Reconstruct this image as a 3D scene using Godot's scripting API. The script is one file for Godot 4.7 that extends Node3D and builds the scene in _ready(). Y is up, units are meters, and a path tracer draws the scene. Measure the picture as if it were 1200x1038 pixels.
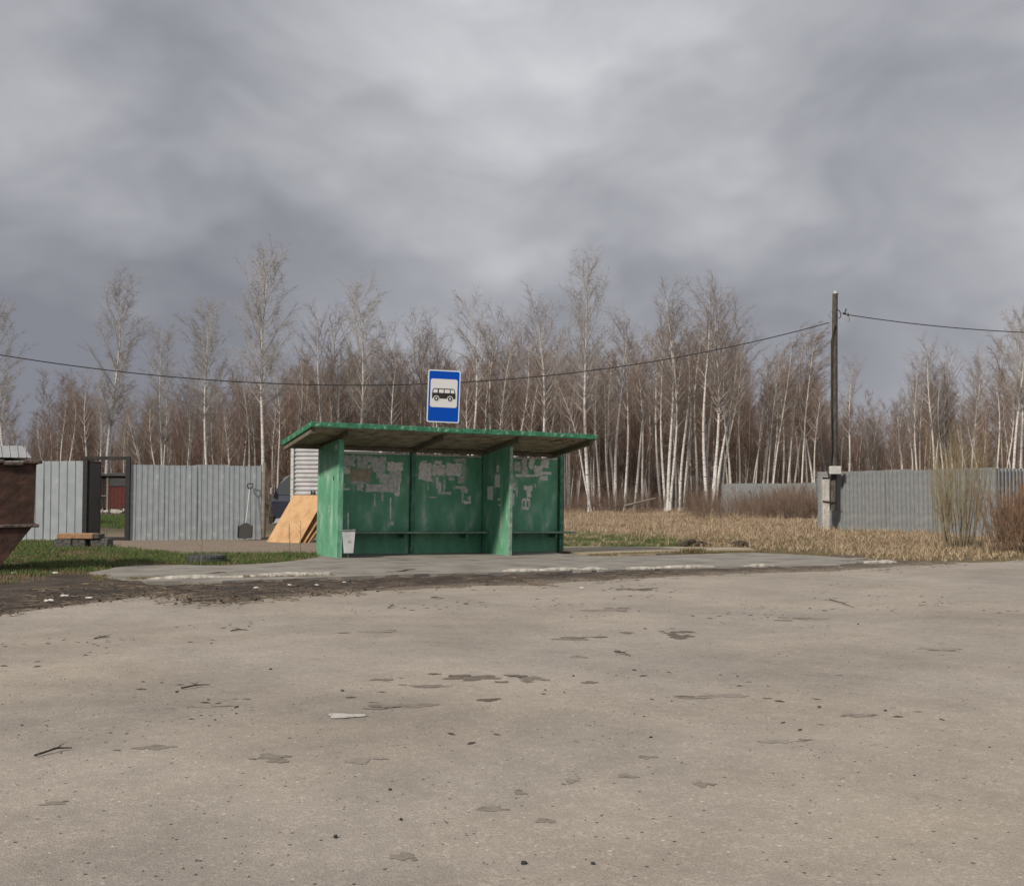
extends Node3D

# ---------------------------------------------------------------- camera numbers (photo pixels, 1200 x 1038)
const F := 1300.0
const CAM_Y := 1.43
const PITCH := 0.04459
const YAW := 0.4712          # the shelter's turn
var rng := RandomNumberGenerator.new()
var M := {}
var used := {}
var shelter: Node3D

func ray(px: float, py: float) -> Vector3:
	return Vector3((px - 600.0) / F, -(py - 519.0) / F, -1.0).rotated(Vector3.RIGHT, PITCH)
func gp(px: float, py: float, y := 0.08) -> Vector3:      # where the ray of a pixel meets level ground
	var d := ray(px, py)
	return Vector3(0, CAM_Y, 0) + d * ((y - CAM_Y) / d.y)
func dz(px: float, py: float, z: float) -> Vector3:       # point of a pixel at a known distance
	var d := ray(px, py)
	return Vector3(0, CAM_Y, 0) + d * (z / -d.z)
func srgb(r: float, g: float, b: float) -> Color:
	return Color(r, g, b).linear_to_srgb()

# ---------------------------------------------------------------- mesh builder
class MB:
	var v := PackedVector3Array()
	var n := PackedVector3Array()
	var c := PackedColorArray()
	var u := PackedVector2Array()
	var col := Color(1, 1, 1)
	func tri(a: Vector3, b: Vector3, d: Vector3, out: Vector3, ua := Vector2.ZERO, ub := Vector2.ZERO, ud := Vector2.ZERO) -> void:
		var nn := (b - a).cross(d - a)
		if nn.length_squared() < 1e-16: return
		nn = nn.normalized()
		if nn.dot(out) > 0.0:
			v.append(a); v.append(d); v.append(b)
			u.append(ua); u.append(ud); u.append(ub)
		else:
			nn = -nn
			v.append(a); v.append(b); v.append(d)
			u.append(ua); u.append(ub); u.append(ud)
		for i in 3:
			n.append(nn); c.append(col)
	func quad(a: Vector3, b: Vector3, d: Vector3, e: Vector3, out: Vector3) -> void:
		tri(a, b, d, out, Vector2(0, 1), Vector2(1, 1), Vector2(1, 0))
		tri(a, d, e, out, Vector2(0, 1), Vector2(1, 0), Vector2(0, 0))
	func box(x: Transform3D, s: Vector3, bev := 0.004) -> void:
		var h := s * 0.5
		var b: float = min(bev, min(h.x, min(h.y, h.z)) * 0.49)
		var o := x.origin
		var P := func(sx: float, sy: float, sz: float, ax: int) -> Vector3:
			var p := Vector3(sx * (h.x - (0.0 if ax == 0 else b)), sy * (h.y - (0.0 if ax == 1 else b)), sz * (h.z - (0.0 if ax == 2 else b)))
			return x * p
		for s1 in [-1.0, 1.0]:
			quad(P.call(s1, -1, -1, 0), P.call(s1, 1, -1, 0), P.call(s1, 1, 1, 0), P.call(s1, -1, 1, 0), x.basis * Vector3(s1, 0, 0))
			quad(P.call(-1, s1, -1, 1), P.call(1, s1, -1, 1), P.call(1, s1, 1, 1), P.call(-1, s1, 1, 1), x.basis * Vector3(0, s1, 0))
			quad(P.call(-1, -1, s1, 2), P.call(1, -1, s1, 2), P.call(1, 1, s1, 2), P.call(-1, 1, s1, 2), x.basis * Vector3(0, 0, s1))
			for s2 in [-1.0, 1.0]:
				quad(P.call(s1, s2, -1, 0), P.call(s1, s2, 1, 0), P.call(s1, s2, 1, 1), P.call(s1, s2, -1, 1), x.basis * Vector3(s1, s2, 0))
				quad(P.call(s1, -1, s2, 0), P.call(s1, 1, s2, 0), P.call(s1, 1, s2, 2), P.call(s1, -1, s2, 2), x.basis * Vector3(s1, 0, s2))
				quad(P.call(-1, s1, s2, 1), P.call(1, s1, s2, 1), P.call(1, s1, s2, 2), P.call(-1, s1, s2, 2), x.basis * Vector3(0, s1, s2))
				for s3 in [-1.0, 1.0]:
					tri(P.call(s1, s2, s3, 0), P.call(s1, s2, s3, 1), P.call(s1, s2, s3, 2), x.basis * Vector3(s1, s2, s3))
	func bx(p: Vector3, s: Vector3, bev := 0.004) -> void:
		box(Transform3D(Basis(), p), s, bev)
	func bar(a: Vector3, b: Vector3, w: float, t: float, bev := 0.004, side := Vector3.UP) -> void:
		var y := (b - a).normalized()
		var x := y.cross(side)
		if x.length() < 0.01: x = y.cross(Vector3.RIGHT)
		x = x.normalized()
		box(Transform3D(Basis(x, y, x.cross(y)), (a + b) * 0.5), Vector3(w, a.distance_to(b), t), bev)
	func tube(pts: PackedVector3Array, rad: PackedFloat32Array, sides: int, c0: Color, c1: Color, cap := true, uvs := Vector2(1, 1)) -> void:
		var k := pts.size()
		var rings: Array[PackedVector3Array] = []
		var nors: Array[PackedVector3Array] = []
		var prev := Vector3.ZERO
		for i in k:
			var d: Vector3 = (pts[min(i + 1, k - 1)] - pts[max(i - 1, 0)]).normalized()
			var x := prev
			if i == 0:
				x = d.cross(Vector3(0.31, 0.2, 0.93))
				if x.length() < 0.05: x = d.cross(Vector3.UP)
			x = (x - d * x.dot(d)).normalized()
			prev = x
			var z := d.cross(x)
			var r := PackedVector3Array()
			var q := PackedVector3Array()
			for j in sides + 1:
				var a := TAU * j / sides
				var o := x * cos(a) + z * sin(a)
				q.append(o); r.append(pts[i] + o * rad[i])
			rings.append(r); nors.append(q)
		for i in k - 1:
			var ca := c0.lerp(c1, float(i) / (k - 1))
			var cb := c0.lerp(c1, float(i + 1) / (k - 1))
			for j in sides:
				var a := rings[i][j]; var b := rings[i][j + 1]; var d := rings[i + 1][j + 1]; var e := rings[i + 1][j]
				var ua := Vector2(float(j) / sides, float(i) / (k - 1)) * uvs
				var ub := Vector2(float(j + 1) / sides, float(i) / (k - 1)) * uvs
				var ud := Vector2(float(j + 1) / sides, float(i + 1) / (k - 1)) * uvs
				var ue := Vector2(float(j) / sides, float(i + 1) / (k - 1)) * uvs
				v.append_array([a, d, b]); n.append_array([nors[i][j], nors[i + 1][j + 1], nors[i][j + 1]]); c.append_array([ca, cb, ca]); u.append_array([ua, ud, ub])
				if rad[i + 1] > 0.0006:
					v.append_array([a, e, d]); n.append_array([nors[i][j], nors[i + 1][j], nors[i + 1][j + 1]]); c.append_array([ca, cb, cb]); u.append_array([ua, ue, ud])
		if cap:
			var keep := col
			for e in [0, k - 1]:
				var d: Vector3 = (pts[0] - pts[1]) if e == 0 else (pts[k - 1] - pts[k - 2])
				col = c0 if e == 0 else c1
				for j in range(1, sides - 1):
					tri(rings[e][0], rings[e][j], rings[e][j + 1], d)
			col = keep
	func rod(a: Vector3, b: Vector3, r0: float, r1: float, sides := 8) -> void:
		tube(PackedVector3Array([a, b]), PackedFloat32Array([r0, r1]), sides, col, col)
	func twig(a: Vector3, b: Vector3, r: float, ca: Color, cb: Color) -> void:      # thin three-sided spike
		var d := (b - a).normalized()
		var x := d.cross(Vector3(0.4, 0.1, 0.9)).normalized()
		var z := d.cross(x)
		var o0 := x; var o1 := x * -0.5 + z * 0.866; var o2 := x * -0.5 - z * 0.866
		for pr in [[o0, o1], [o1, o2], [o2, o0]]:
			v.append_array([a + pr[0] * r, b, a + pr[1] * r])
			n.append_array([pr[0], (pr[0] + pr[1]).normalized(), pr[1]])
			c.append_array([ca, cb, ca]); u.append_array([Vector2.ZERO, Vector2.ZERO, Vector2.ZERO])
	func prism(poly: PackedVector2Array, x: Transform3D, depth: float) -> void:      # flat outline in x,y pushed out to z = depth
		var idx := Geometry2D.triangulate_polygon(poly)
		for i in range(0, idx.size(), 3):
			var a := poly[idx[i]]; var b := poly[idx[i + 1]]; var d := poly[idx[i + 2]]
			tri(x * Vector3(a.x, a.y, depth), x * Vector3(b.x, b.y, depth), x * Vector3(d.x, d.y, depth), x.basis.z, a, b, d)
			tri(x * Vector3(a.x, a.y, 0), x * Vector3(b.x, b.y, 0), x * Vector3(d.x, d.y, 0), -x.basis.z, a, b, d)
		var cw := Geometry2D.is_polygon_clockwise(poly)
		for i in poly.size():
			var a := poly[i]; var b := poly[(i + 1) % poly.size()]
			var o := Vector2(b.y - a.y, a.x - b.x) * (-1.0 if cw else 1.0)
			quad(x * Vector3(a.x, a.y, 0), x * Vector3(b.x, b.y, 0), x * Vector3(b.x, b.y, depth), x * Vector3(a.x, a.y, depth), x.basis * Vector3(o.x, o.y, 0))
	func mesh(m: Material) -> ArrayMesh:
		var am := ArrayMesh.new()
		add_to(am, m)
		return am
	func add_to(am: ArrayMesh, m: Material) -> void:
		var a := []
		a.resize(Mesh.ARRAY_MAX)
		a[Mesh.ARRAY_VERTEX] = v; a[Mesh.ARRAY_NORMAL] = n; a[Mesh.ARRAY_COLOR] = c; a[Mesh.ARRAY_TEX_UV] = u
		am.add_surface_from_arrays(Mesh.PRIMITIVE_TRIANGLES, a)
		am.surface_set_material(am.get_surface_count() - 1, m)

# ---------------------------------------------------------------- scene tree helpers
func numbered(called: String) -> String:
	var k: int = used.get(called, -1) + 1
	used[called] = k
	return called if k == 0 else "%s_%03d" % [called, k]
func tag(o: Node, label: String, category := "", group := "", kind := "") -> void:
	if label: o.set_meta("label", label)
	if category: o.set_meta("category", category)
	if group: o.set_meta("group", group)
	if kind: o.set_meta("kind", kind)
func thing(called: String, label: String, category: String, at := Vector3.ZERO, turn := 0.0, group := "") -> Node3D:
	var o := Node3D.new()
	o.name = numbered(called)
	add_child(o)
	o.position = at; o.rotation.y = turn
	tag(o, label, category, group)
	return o
func part(called: String, mb: MB, m: Material, parent: Node) -> MeshInstance3D:
	var o := MeshInstance3D.new()
	o.name = numbered(called) if parent == self else called
	o.mesh = mb.mesh(m)
	parent.add_child(o, true)
	return o
func part_mesh(called: String, me: Mesh, parent: Node) -> MeshInstance3D:
	var o := MeshInstance3D.new()
	o.name = called
	o.mesh = me
	parent.add_child(o, true)
	return o

# ---------------------------------------------------------------- textures and materials
func noise(freq: float, seed_: int, oct := 4) -> FastNoiseLite:
	var f := FastNoiseLite.new()
	f.noise_type = FastNoiseLite.TYPE_SIMPLEX_SMOOTH
	f.frequency = freq; f.seed = seed_
	f.fractal_type = FastNoiseLite.FRACTAL_FBM; f.fractal_octaves = oct
	return f
func ramp_tex(size: int, freq: float, seed_: int, stops: Array, oct := 5) -> ImageTexture:   # stops: [t, linear Color]
	var im := noise(freq, seed_, oct).get_seamless_image(size, size)
	im.convert(Image.FORMAT_L8)
	var src := im.get_data()
	var lut := PackedByteArray()
	for i in 256:
		var t := i / 255.0
		var k := 0
		while k < stops.size() - 2 and t > stops[k + 1][0]: k += 1
		var w: float = clamp((t - stops[k][0]) / max(1e-4, stops[k + 1][0] - stops[k][0]), 0.0, 1.0)
		var cc: Color = (stops[k][1] as Color).lerp(stops[k + 1][1], w).linear_to_srgb()
		lut.append(int(cc.r * 255)); lut.append(int(cc.g * 255)); lut.append(int(cc.b * 255))
	var out := PackedByteArray()
	out.resize(size * size * 3)
	for i in src.size():
		var q := src[i] * 3
		out[i * 3] = lut[q]; out[i * 3 + 1] = lut[q + 1]; out[i * 3 + 2] = lut[q + 2]
	return ImageTexture.create_from_image(Image.create_from_data(size, size, false, Image.FORMAT_RGB8, out))
func bump_tex(size: int, freq: float, seed_: int, strength: float, oct := 4) -> ImageTexture:
	var im := noise(freq, seed_, oct).get_seamless_image(size, size)
	im.convert(Image.FORMAT_RGBA8)
	im.bump_map_to_normal_map(strength)
	return ImageTexture.create_from_image(im)
func mat(rough: float, tex: Texture2D = null, scale := 1.0, color := Color(1, 1, 1), bump: Texture2D = null, metal := 0.0, bump_scale := 1.0) -> StandardMaterial3D:
	var m := StandardMaterial3D.new()
	m.albedo_color = color
	m.roughness = rough
	m.metallic = metal
	if tex: m.albedo_texture = tex
	if bump:
		m.normal_enabled = true; m.normal_texture = bump; m.normal_scale = bump_scale
	if tex or bump:
		m.uv1_triplanar = true
		m.uv1_scale = Vector3.ONE * scale
	return m
func vmat(rough: float, tex: Texture2D = null, scale := 1.0, world := false, bump: Texture2D = null, bump_scale := 1.0) -> StandardMaterial3D:
	var m := mat(rough, tex, scale, Color(1, 1, 1), bump, 0.0, bump_scale)
	m.vertex_color_use_as_albedo = true
	m.uv1_world_triplanar = world
	return m
func L(r: float, g: float, b: float) -> Color: return Color(r, g, b)

func make_materials() -> void:
	var fine := bump_tex(256, 0.03, 5, 6.0)
	M.fine_bump = fine
	M.divider = mat(0.65, ramp_tex(512, 0.01, 13, [[0.0, L(.085, .275, .16)], [0.45, L(.115, .33, .205)], [0.62, L(.15, .365, .24)], [0.76, L(.24, .43, .315)], [0.92, L(.44, .53, .46)]], 6), 0.4, Color.WHITE, fine, 0, 0.3)
	M.divider.uv1_scale = Vector3(.5, .2, .5)
	M.back_wall = M.divider
	M.wing = M.divider
	M.post = mat(0.55, ramp_tex(256, 0.02, 14, [[0.0, L(.03, .12, .075)], [0.6, L(.05, .19, .12)], [1.0, L(.16, .3, .23)]]), 1.0)
	M.fascia = mat(0.6, ramp_tex(512, 0.03, 15, [[0.0, L(.05, .10, .065)], [0.3, L(.025, .15, .078)], [0.58, L(.035, .20, .105)], [0.70, L(.08, .25, .15)], [0.80, L(.34, .40, .31)], [1.0, L(.45, .45, .38)]]), 0.36, Color.WHITE, fine, 0, 0.6)
	M.ceiling = mat(0.9, ramp_tex(256, 0.012, 16, [[0.0, L(.10, .085, .06)], [0.45, L(.25, .215, .15)], [1.0, L(.42, .37, .27)]]), 0.7, Color.WHITE, fine)
	M.joist = mat(0.9, ramp_tex(256, 0.02, 17, [[0.0, L(.09, .08, .055)], [1.0, L(.19, .17, .12)]]), 1.0)
	M.roof_felt = mat(0.95, ramp_tex(256, 0.02, 18, [[0.0, L(.06, .06, .055)], [1.0, L(.16, .15, .13)]]), 1.0)
	M.bench = mat(0.6, ramp_tex(256, 0.015, 19, [[0.0, L(.10, .19, .14)], [0.6, L(.2, .3, .24)], [1.0, L(.42, .45, .4)]]), 1.2)
	M.pale_rail = mat(0.8, ramp_tex(256, 0.03, 20, [[0.0, L(.3, .29, .26)], [0.5, L(.62, .61, .58)], [1.0, L(.75, .74, .72)]]), 1.5)
	M.paper = mat(0.95, ramp_tex(256, 0.02, 21, [[0.0, L(.52, .505, .49)], [0.5, L(.70, .685, .665)], [1.0, L(.8, .785, .765)]]), 1.5)
	M.paper_tan = mat(0.95, ramp_tex(256, 0.02, 22, [[0.0, L(.30, .26, .19)], [1.0, L(.48, .42, .31)]]), 1.5)
	M.paper_old = mat(0.95, ramp_tex(256, 0.02, 121, [[0.0, L(.36, .365, .35)], [0.5, L(.54, .54, .52)], [1.0, L(.68, .675, .65)]]), 1.5)
	M.chip = mat(0.9, null, 1, srgb(.5, .52, .47))
	M.black_paint = mat(0.7, null, 1, srgb(.02, .02, .02))
	M.blue_paint = mat(0.6, null, 1, srgb(.003, .066, .42))
	M.blue_paint.metallic_specular = 0.2
	M.sign_white = mat(0.45, null, 1, srgb(.62, .63, .64))
	M.sign_border = mat(0.45, null, 1, srgb(.6, .66, .75))
	M.black_sign = mat(0.5, null, 1, srgb(.015, .015, .015))
	M.steel = mat(0.5, ramp_tex(256, 0.03, 23, [[0.0, L(.16, .17, .17)], [1.0, L(.34, .35, .35)]]), 1.5, Color.WHITE, null, 0.5)
	M.zinc = mat(0.5, ramp_tex(512, 0.012, 24, [[0.0, L(.295, .335, .365)], [0.5, L(.335, .375, .405)], [0.85, L(.37, .41, .435)], [1.0, L(.45, .48, .49)]]), 0.3, Color.WHITE, null, 0.3)
	M.zinc2 = mat(0.52, ramp_tex(512, 0.02, 25, [[0.0, L(.285, .325, .35)], [0.5, L(.325, .365, .39)], [0.75, L(.365, .40, .42)], [1.0, L(.52, .54, .545)]]), 0.3, Color.WHITE, null, 0.3)
	M.grey_sheet = mat(0.55, ramp_tex(512, 0.012, 26, [[0.0, L(.205, .22, .23)], [0.5, L(.25, .265, .275)], [1.0, L(.31, .325, .33)]]), 0.6, Color.WHITE, null, 0.15)
	M.white_siding = mat(0.5, ramp_tex(256, 0.015, 27, [[0.0, L(.42, .43, .44)], [0.6, L(.52, .53, .54)], [1.0, L(.62, .62, .62)]]), 0.7)
	M.black_metal = mat(0.6, ramp_tex(256, 0.02, 28, [[0.0, L(.012, .011, .012)], [0.7, L(.022, .02, .02)], [1.0, L(.05, .04, .035)]]), 1.0)
	M.door_metal = mat(0.55, ramp_tex(256, 0.02, 29, [[0.0, L(.035, .034, .036)], [1.0, L(.065, .062, .063)]]), 1.0)
	M.rust = mat(0.85, ramp_tex(512, 0.012, 30, [[0.0, L(.030, .016, .012)], [0.35, L(.048, .023, .017)], [0.6, L(.060, .028, .020)], [0.85, L(.085, .040, .027)], [1.0, L(.14, .075, .05)]]), 0.5, Color.WHITE, fine, 0.0, 0.25)
	M.rust_rim = mat(0.85, ramp_tex(256, 0.03, 31, [[0.0, L(.05, .035, .028)], [1.0, L(.17, .13, .11)]]), 1.0, Color.WHITE, fine, 0, 0.8)
	M.wood_ply = mat(0.7, ramp_tex(512, 0.006, 32, [[0.0, L(.38, .225, .105)], [0.45, L(.48, .295, .145)], [0.7, L(.53, .335, .17)], [1.0, L(.43, .265, .13)]]), 0.6)
	M.wood_ply2 = mat(0.75, ramp_tex(512, 0.006, 33, [[0.0, L(.28, .15, .07)], [0.5, L(.42, .24, .11)], [1.0, L(.5, .3, .15)]]), 0.6)
	M.board = mat(0.75, ramp_tex(256, 0.02, 34, [[0.0, L(.34, .28, .2)], [1.0, L(.5, .43, .32)]]), 1.0)
	M.plank = mat(0.8, ramp_tex(256, 0.02, 35, [[0.0, L(.2, .11, .06)], [1.0, L(.42, .25, .14)]]), 1.2)
	M.concrete = mat(0.95, ramp_tex(512, 0.02, 36, [[0.0, L(.22, .20, .18)], [0.5, L(.36, .345, .31)], [0.8, L(.47, .455, .42)], [1.0, L(.66, .65, .62)]]), 0.9, Color.WHITE, fine, 0, 1.0)
	M.dark_concrete = mat(0.95, ramp_tex(256, 0.03, 37, [[0.0, L(.045, .045, .045)], [1.0, L(.13, .13, .125)]]), 1.2, Color.WHITE, fine)
	M.kerb = mat(0.95, ramp_tex(256, 0.03, 38, [[0.0, L(.20, .18, .15)], [0.4, L(.33, .305, .27)], [0.6, L(.46, .44, .40)], [1.0, L(.6, .58, .54)]]), 0.8, Color.WHITE, fine, 0, 0.5)
	M.pavement = vmat(0.95, ramp_tex(512, 0.012, 39, [[0.0, L(.42, .41, .39)], [0.45, L(.76, .74, .71)], [0.7, L(.86, .84, .81)], [1.0, L(1, .98, .95)]], 7), 0.17, true, fine, 0.15)
	M.ground = vmat(1.0, ramp_tex(512, 0.03, 40, [[0.0, L(.35, .34, .33)], [0.5, L(.75, .74, .72)], [1.0, L(1, 1, 1)]]), 0.8, true, bump_tex(512, 0.03, 41, 10.0), 1.0)
	M.mud = vmat(0.95, ramp_tex(256, 0.03, 140, [[0.0, L(.62, .6, .58)], [0.5, L(.86, .85, .84)], [1.0, L(1, 1, 1)]]), 1.2, true)
	M.stub = mat(0.95, ramp_tex(256, 0.012, 141, [[0.0, L(.36, .345, .32)], [0.5, L(.45, .435, .41)], [1.0, L(.58, .57, .54)]]), 0.8, Color.WHITE, fine, 0, 0.4)
	M.blade = vmat(0.9)
	M.crown = vmat(0.9)
	M.rubber = mat(0.85, ramp_tex(128, 0.05, 42, [[0.0, L(.03, .032, .034)], [1.0, L(.085, .09, .09)]]), 3.0, Color.WHITE, fine)
	M.van_blue = mat(0.35, ramp_tex(128, 0.02, 43, [[0.0, L(.015, .018, .04)], [1.0, L(.024, .028, .058)]]), 0.6)
	M.van_blue.clearcoat_enabled = true
	M.glass_dark = mat(0.08, null, 1, srgb(.06, .075, .08))
	M.grey_plastic = mat(0.6, null, 1, srgb(.3, .3, .3))
	M.white_box = mat(0.55, ramp_tex(128, 0.02, 44, [[0.0, L(.42, .42, .41)], [1.0, L(.6, .6, .58)]]), 2.0)
	M.pole_wood = mat(0.9, ramp_tex(256, 0.02, 45, [[0.0, L(.035, .031, .027)], [0.5, L(.075, .068, .06)], [1.0, L(.15, .135, .12)]]), 1.0, Color.WHITE, fine)
	M.pole_wood.uv1_scale = Vector3(3, 0.5, 3)
	M.glass_bulb = mat(0.1, null, 1, srgb(.3, .31, .32))
	M.wire = mat(0.7, null, 1, srgb(.02, .02, .02))
	M.red_board = mat(0.85, ramp_tex(256, 0.02, 46, [[0.0, L(.055, .013, .012)], [1.0, L(.14, .034, .03)]]), 1.0)
	M.brown_board = mat(0.9, ramp_tex(256, 0.02, 47, [[0.0, L(.025, .018, .015)], [1.0, L(.06, .042, .036)]]), 1.0)
	M.grey_wood = mat(0.9, ramp_tex(256, 0.02, 48, [[0.0, L(.14, .12, .1)], [1.0, L(.3, .27, .23)]]), 1.0)
	M.roof_sheet = mat(0.5, ramp_tex(256, 0.02, 49, [[0.0, L(.3, .31, .32)], [1.0, L(.44, .45, .46)]]), 0.5, Color.WHITE, null, 0.2)
	# birch bark: white with dark dashes that run round the trunk
	var im := Image.create(128, 1024, false, Image.FORMAT_RGB8)
	var bn := noise(0.02, 60, 3)
	for y in 1024:
		for x in 128:
			var w: float = 0.5 + 0.5 * bn.get_noise_3d(cos(x * TAU / 128) * 20.0, y * 0.8, sin(x * TAU / 128) * 20.0)
			var g: float = 0.58 + 0.22 * w
			im.set_pixel(x, y, srgb(g, g * 0.975, g * 0.94))
	var r2 := RandomNumberGenerator.new(); r2.seed = 61
	for k in 260:
		var w := r2.randi_range(8, 46)
		var hh := r2.randi_range(1, 4) if r2.randf() < 0.93 else r2.randi_range(5, 12)
		var xx := r2.randi_range(0, 127)
		var yy := r2.randi_range(0, 1005)
		var g := r2.randf_range(.03, .14)
		for i in w:
			for j in hh: im.set_pixel((xx + i) % 128, yy + j, srgb(g, g * .93, g * .88))
	var bm := StandardMaterial3D.new()
	bm.albedo_texture = ImageTexture.create_from_image(im)
	bm.roughness = 0.85
	bm.vertex_color_use_as_albedo = true
	M.bark = bm

# ---------------------------------------------------------------- sky
func make_sky() -> Sky:
	var w := 2048
	var h := 1024
	var n1 := noise(1.0, 71, 5)
	var n2 := noise(1.0, 72, 7)
	var data := PackedByteArray()
	data.resize(w * h * 3)
	var lut := PackedByteArray()
	for y in h:
		var el := PI * (0.5 - (y + 0.5) / h)
		if el < -0.12:
			for x in w:
				var q := (y * w + x) * 3
				data[q] = 95; data[q + 1] = 91; data[q + 2] = 86
			continue
		var sy: float = max(sin(el), 0.0)
		var ce := cos(el)
		var k: float = 1.0 / (sy + 0.30)
		for x in w:
			var az := TAU * ((x + 0.5) / w - 0.5)
			var dx := sin(az) * ce
			var dzv := -cos(az) * ce
			var px := dx * k
			var pz := dzv * k
			var a := n1.get_noise_3d(dx * 1.5 + px * .25 + 1.7, sy * 3.4 + .6, dzv * 1.5 + pz * .25)
			var b := n2.get_noise_3d(dx * 4.2 + a * 0.6, sy * 8.5 + a, dzv * 4.2)
			var t: float = 0.48 + 0.54 * a + 0.30 * b
			t += 0.16 * smoothstep(0.10, 0.34, sy) - 0.12 * smoothstep(0.26, 0.06, sy) - 0.30 * dx * ce
			t = clamp(t, 0.0, 1.0)
			# dark slate cloud to pale cloud
			var r := lerpf(108, 190, t); var g := lerpf(110, 191, t); var bb := lerpf(119, 195, t)
			var q := (y * w + x) * 3
			data[q] = int(r); data[q + 1] = int(g); data[q + 2] = int(bb)
	var pm := PanoramaSkyMaterial.new()
	pm.panorama = ImageTexture.create_from_image(Image.create_from_data(w, h, false, Image.FORMAT_RGB8, data))
	var s := Sky.new()
	s.sky_material = pm
	return s

# ---------------------------------------------------------------- ground
var road_edge: PackedVector2Array     # x, z of where the asphalt ends
var n_a: FastNoiseLite
var n_b: FastNoiseLite
var n_c: FastNoiseLite
var zone_green: PackedVector2Array
var zone_path: PackedVector2Array
var zone_straw: PackedVector2Array
var zone_slab: PackedVector2Array
var zone_slab2: PackedVector2Array
var shelter_at: Vector3

func zone(pts: Array, y := 0.08) -> PackedVector2Array:
	var o := PackedVector2Array()
	for p in pts:
		var g := gp(p[0], p[1], y)
		o.append(Vector2(g.x, g.z))
	return o
func edge_z(x: float) -> float:
	var e := road_edge
	if x <= e[0].x: return e[0].y
	for i in e.size() - 1:
		if x < e[i + 1].x:
			return lerpf(e[i].y, e[i + 1].y, (x - e[i].x) / (e[i + 1].x - e[i].x))
	return e[e.size() - 1].y
func pave_y(x: float, z: float) -> float:
	var u := (x - shelter_at.x) * cos(YAW) - (z - shelter_at.z) * sin(YAW)
	return clampf(0.10 - 0.014 * u, 0.03, 0.105)
func in_zone(zn: PackedVector2Array, x: float, z: float) -> bool:
	return Geometry2D.is_point_in_polygon(Vector2(x, z), zn)
func ground_y(x: float, z: float) -> float:
	var t := edge_z(x) - z + n_a.get_noise_2d(x * 9.0, z * 9.0) * 0.35
	var land: float = 0.065 + n_b.get_noise_2d(x * 2.0, z * 2.0) * 0.025
	if z > (-31.0 if x > 0.5 else -27.0) and x > -9.0 and x < 11.5:
		land = pave_y(x, z) - 0.022 + n_a.get_noise_2d(x * 5.0 + 40, z * 5.0) * 0.02
	var rough: float = n_a.get_noise_2d(x * 14.0, z * 14.0) * 0.055 * smoothstep(0.0, 0.8, t) * (1.0 - smoothstep(2.5, 4.5, t)) + n_c.get_noise_2d(x * 40.0, z * 40.0) * 0.006
	return lerpf(-0.07, 0.018, smoothstep(-0.7, 0.3, t)) + (land - 0.018) * smoothstep(0.3, 3.0, t) + rough * (0.5 if x > 1.0 else 1.0)

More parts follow.
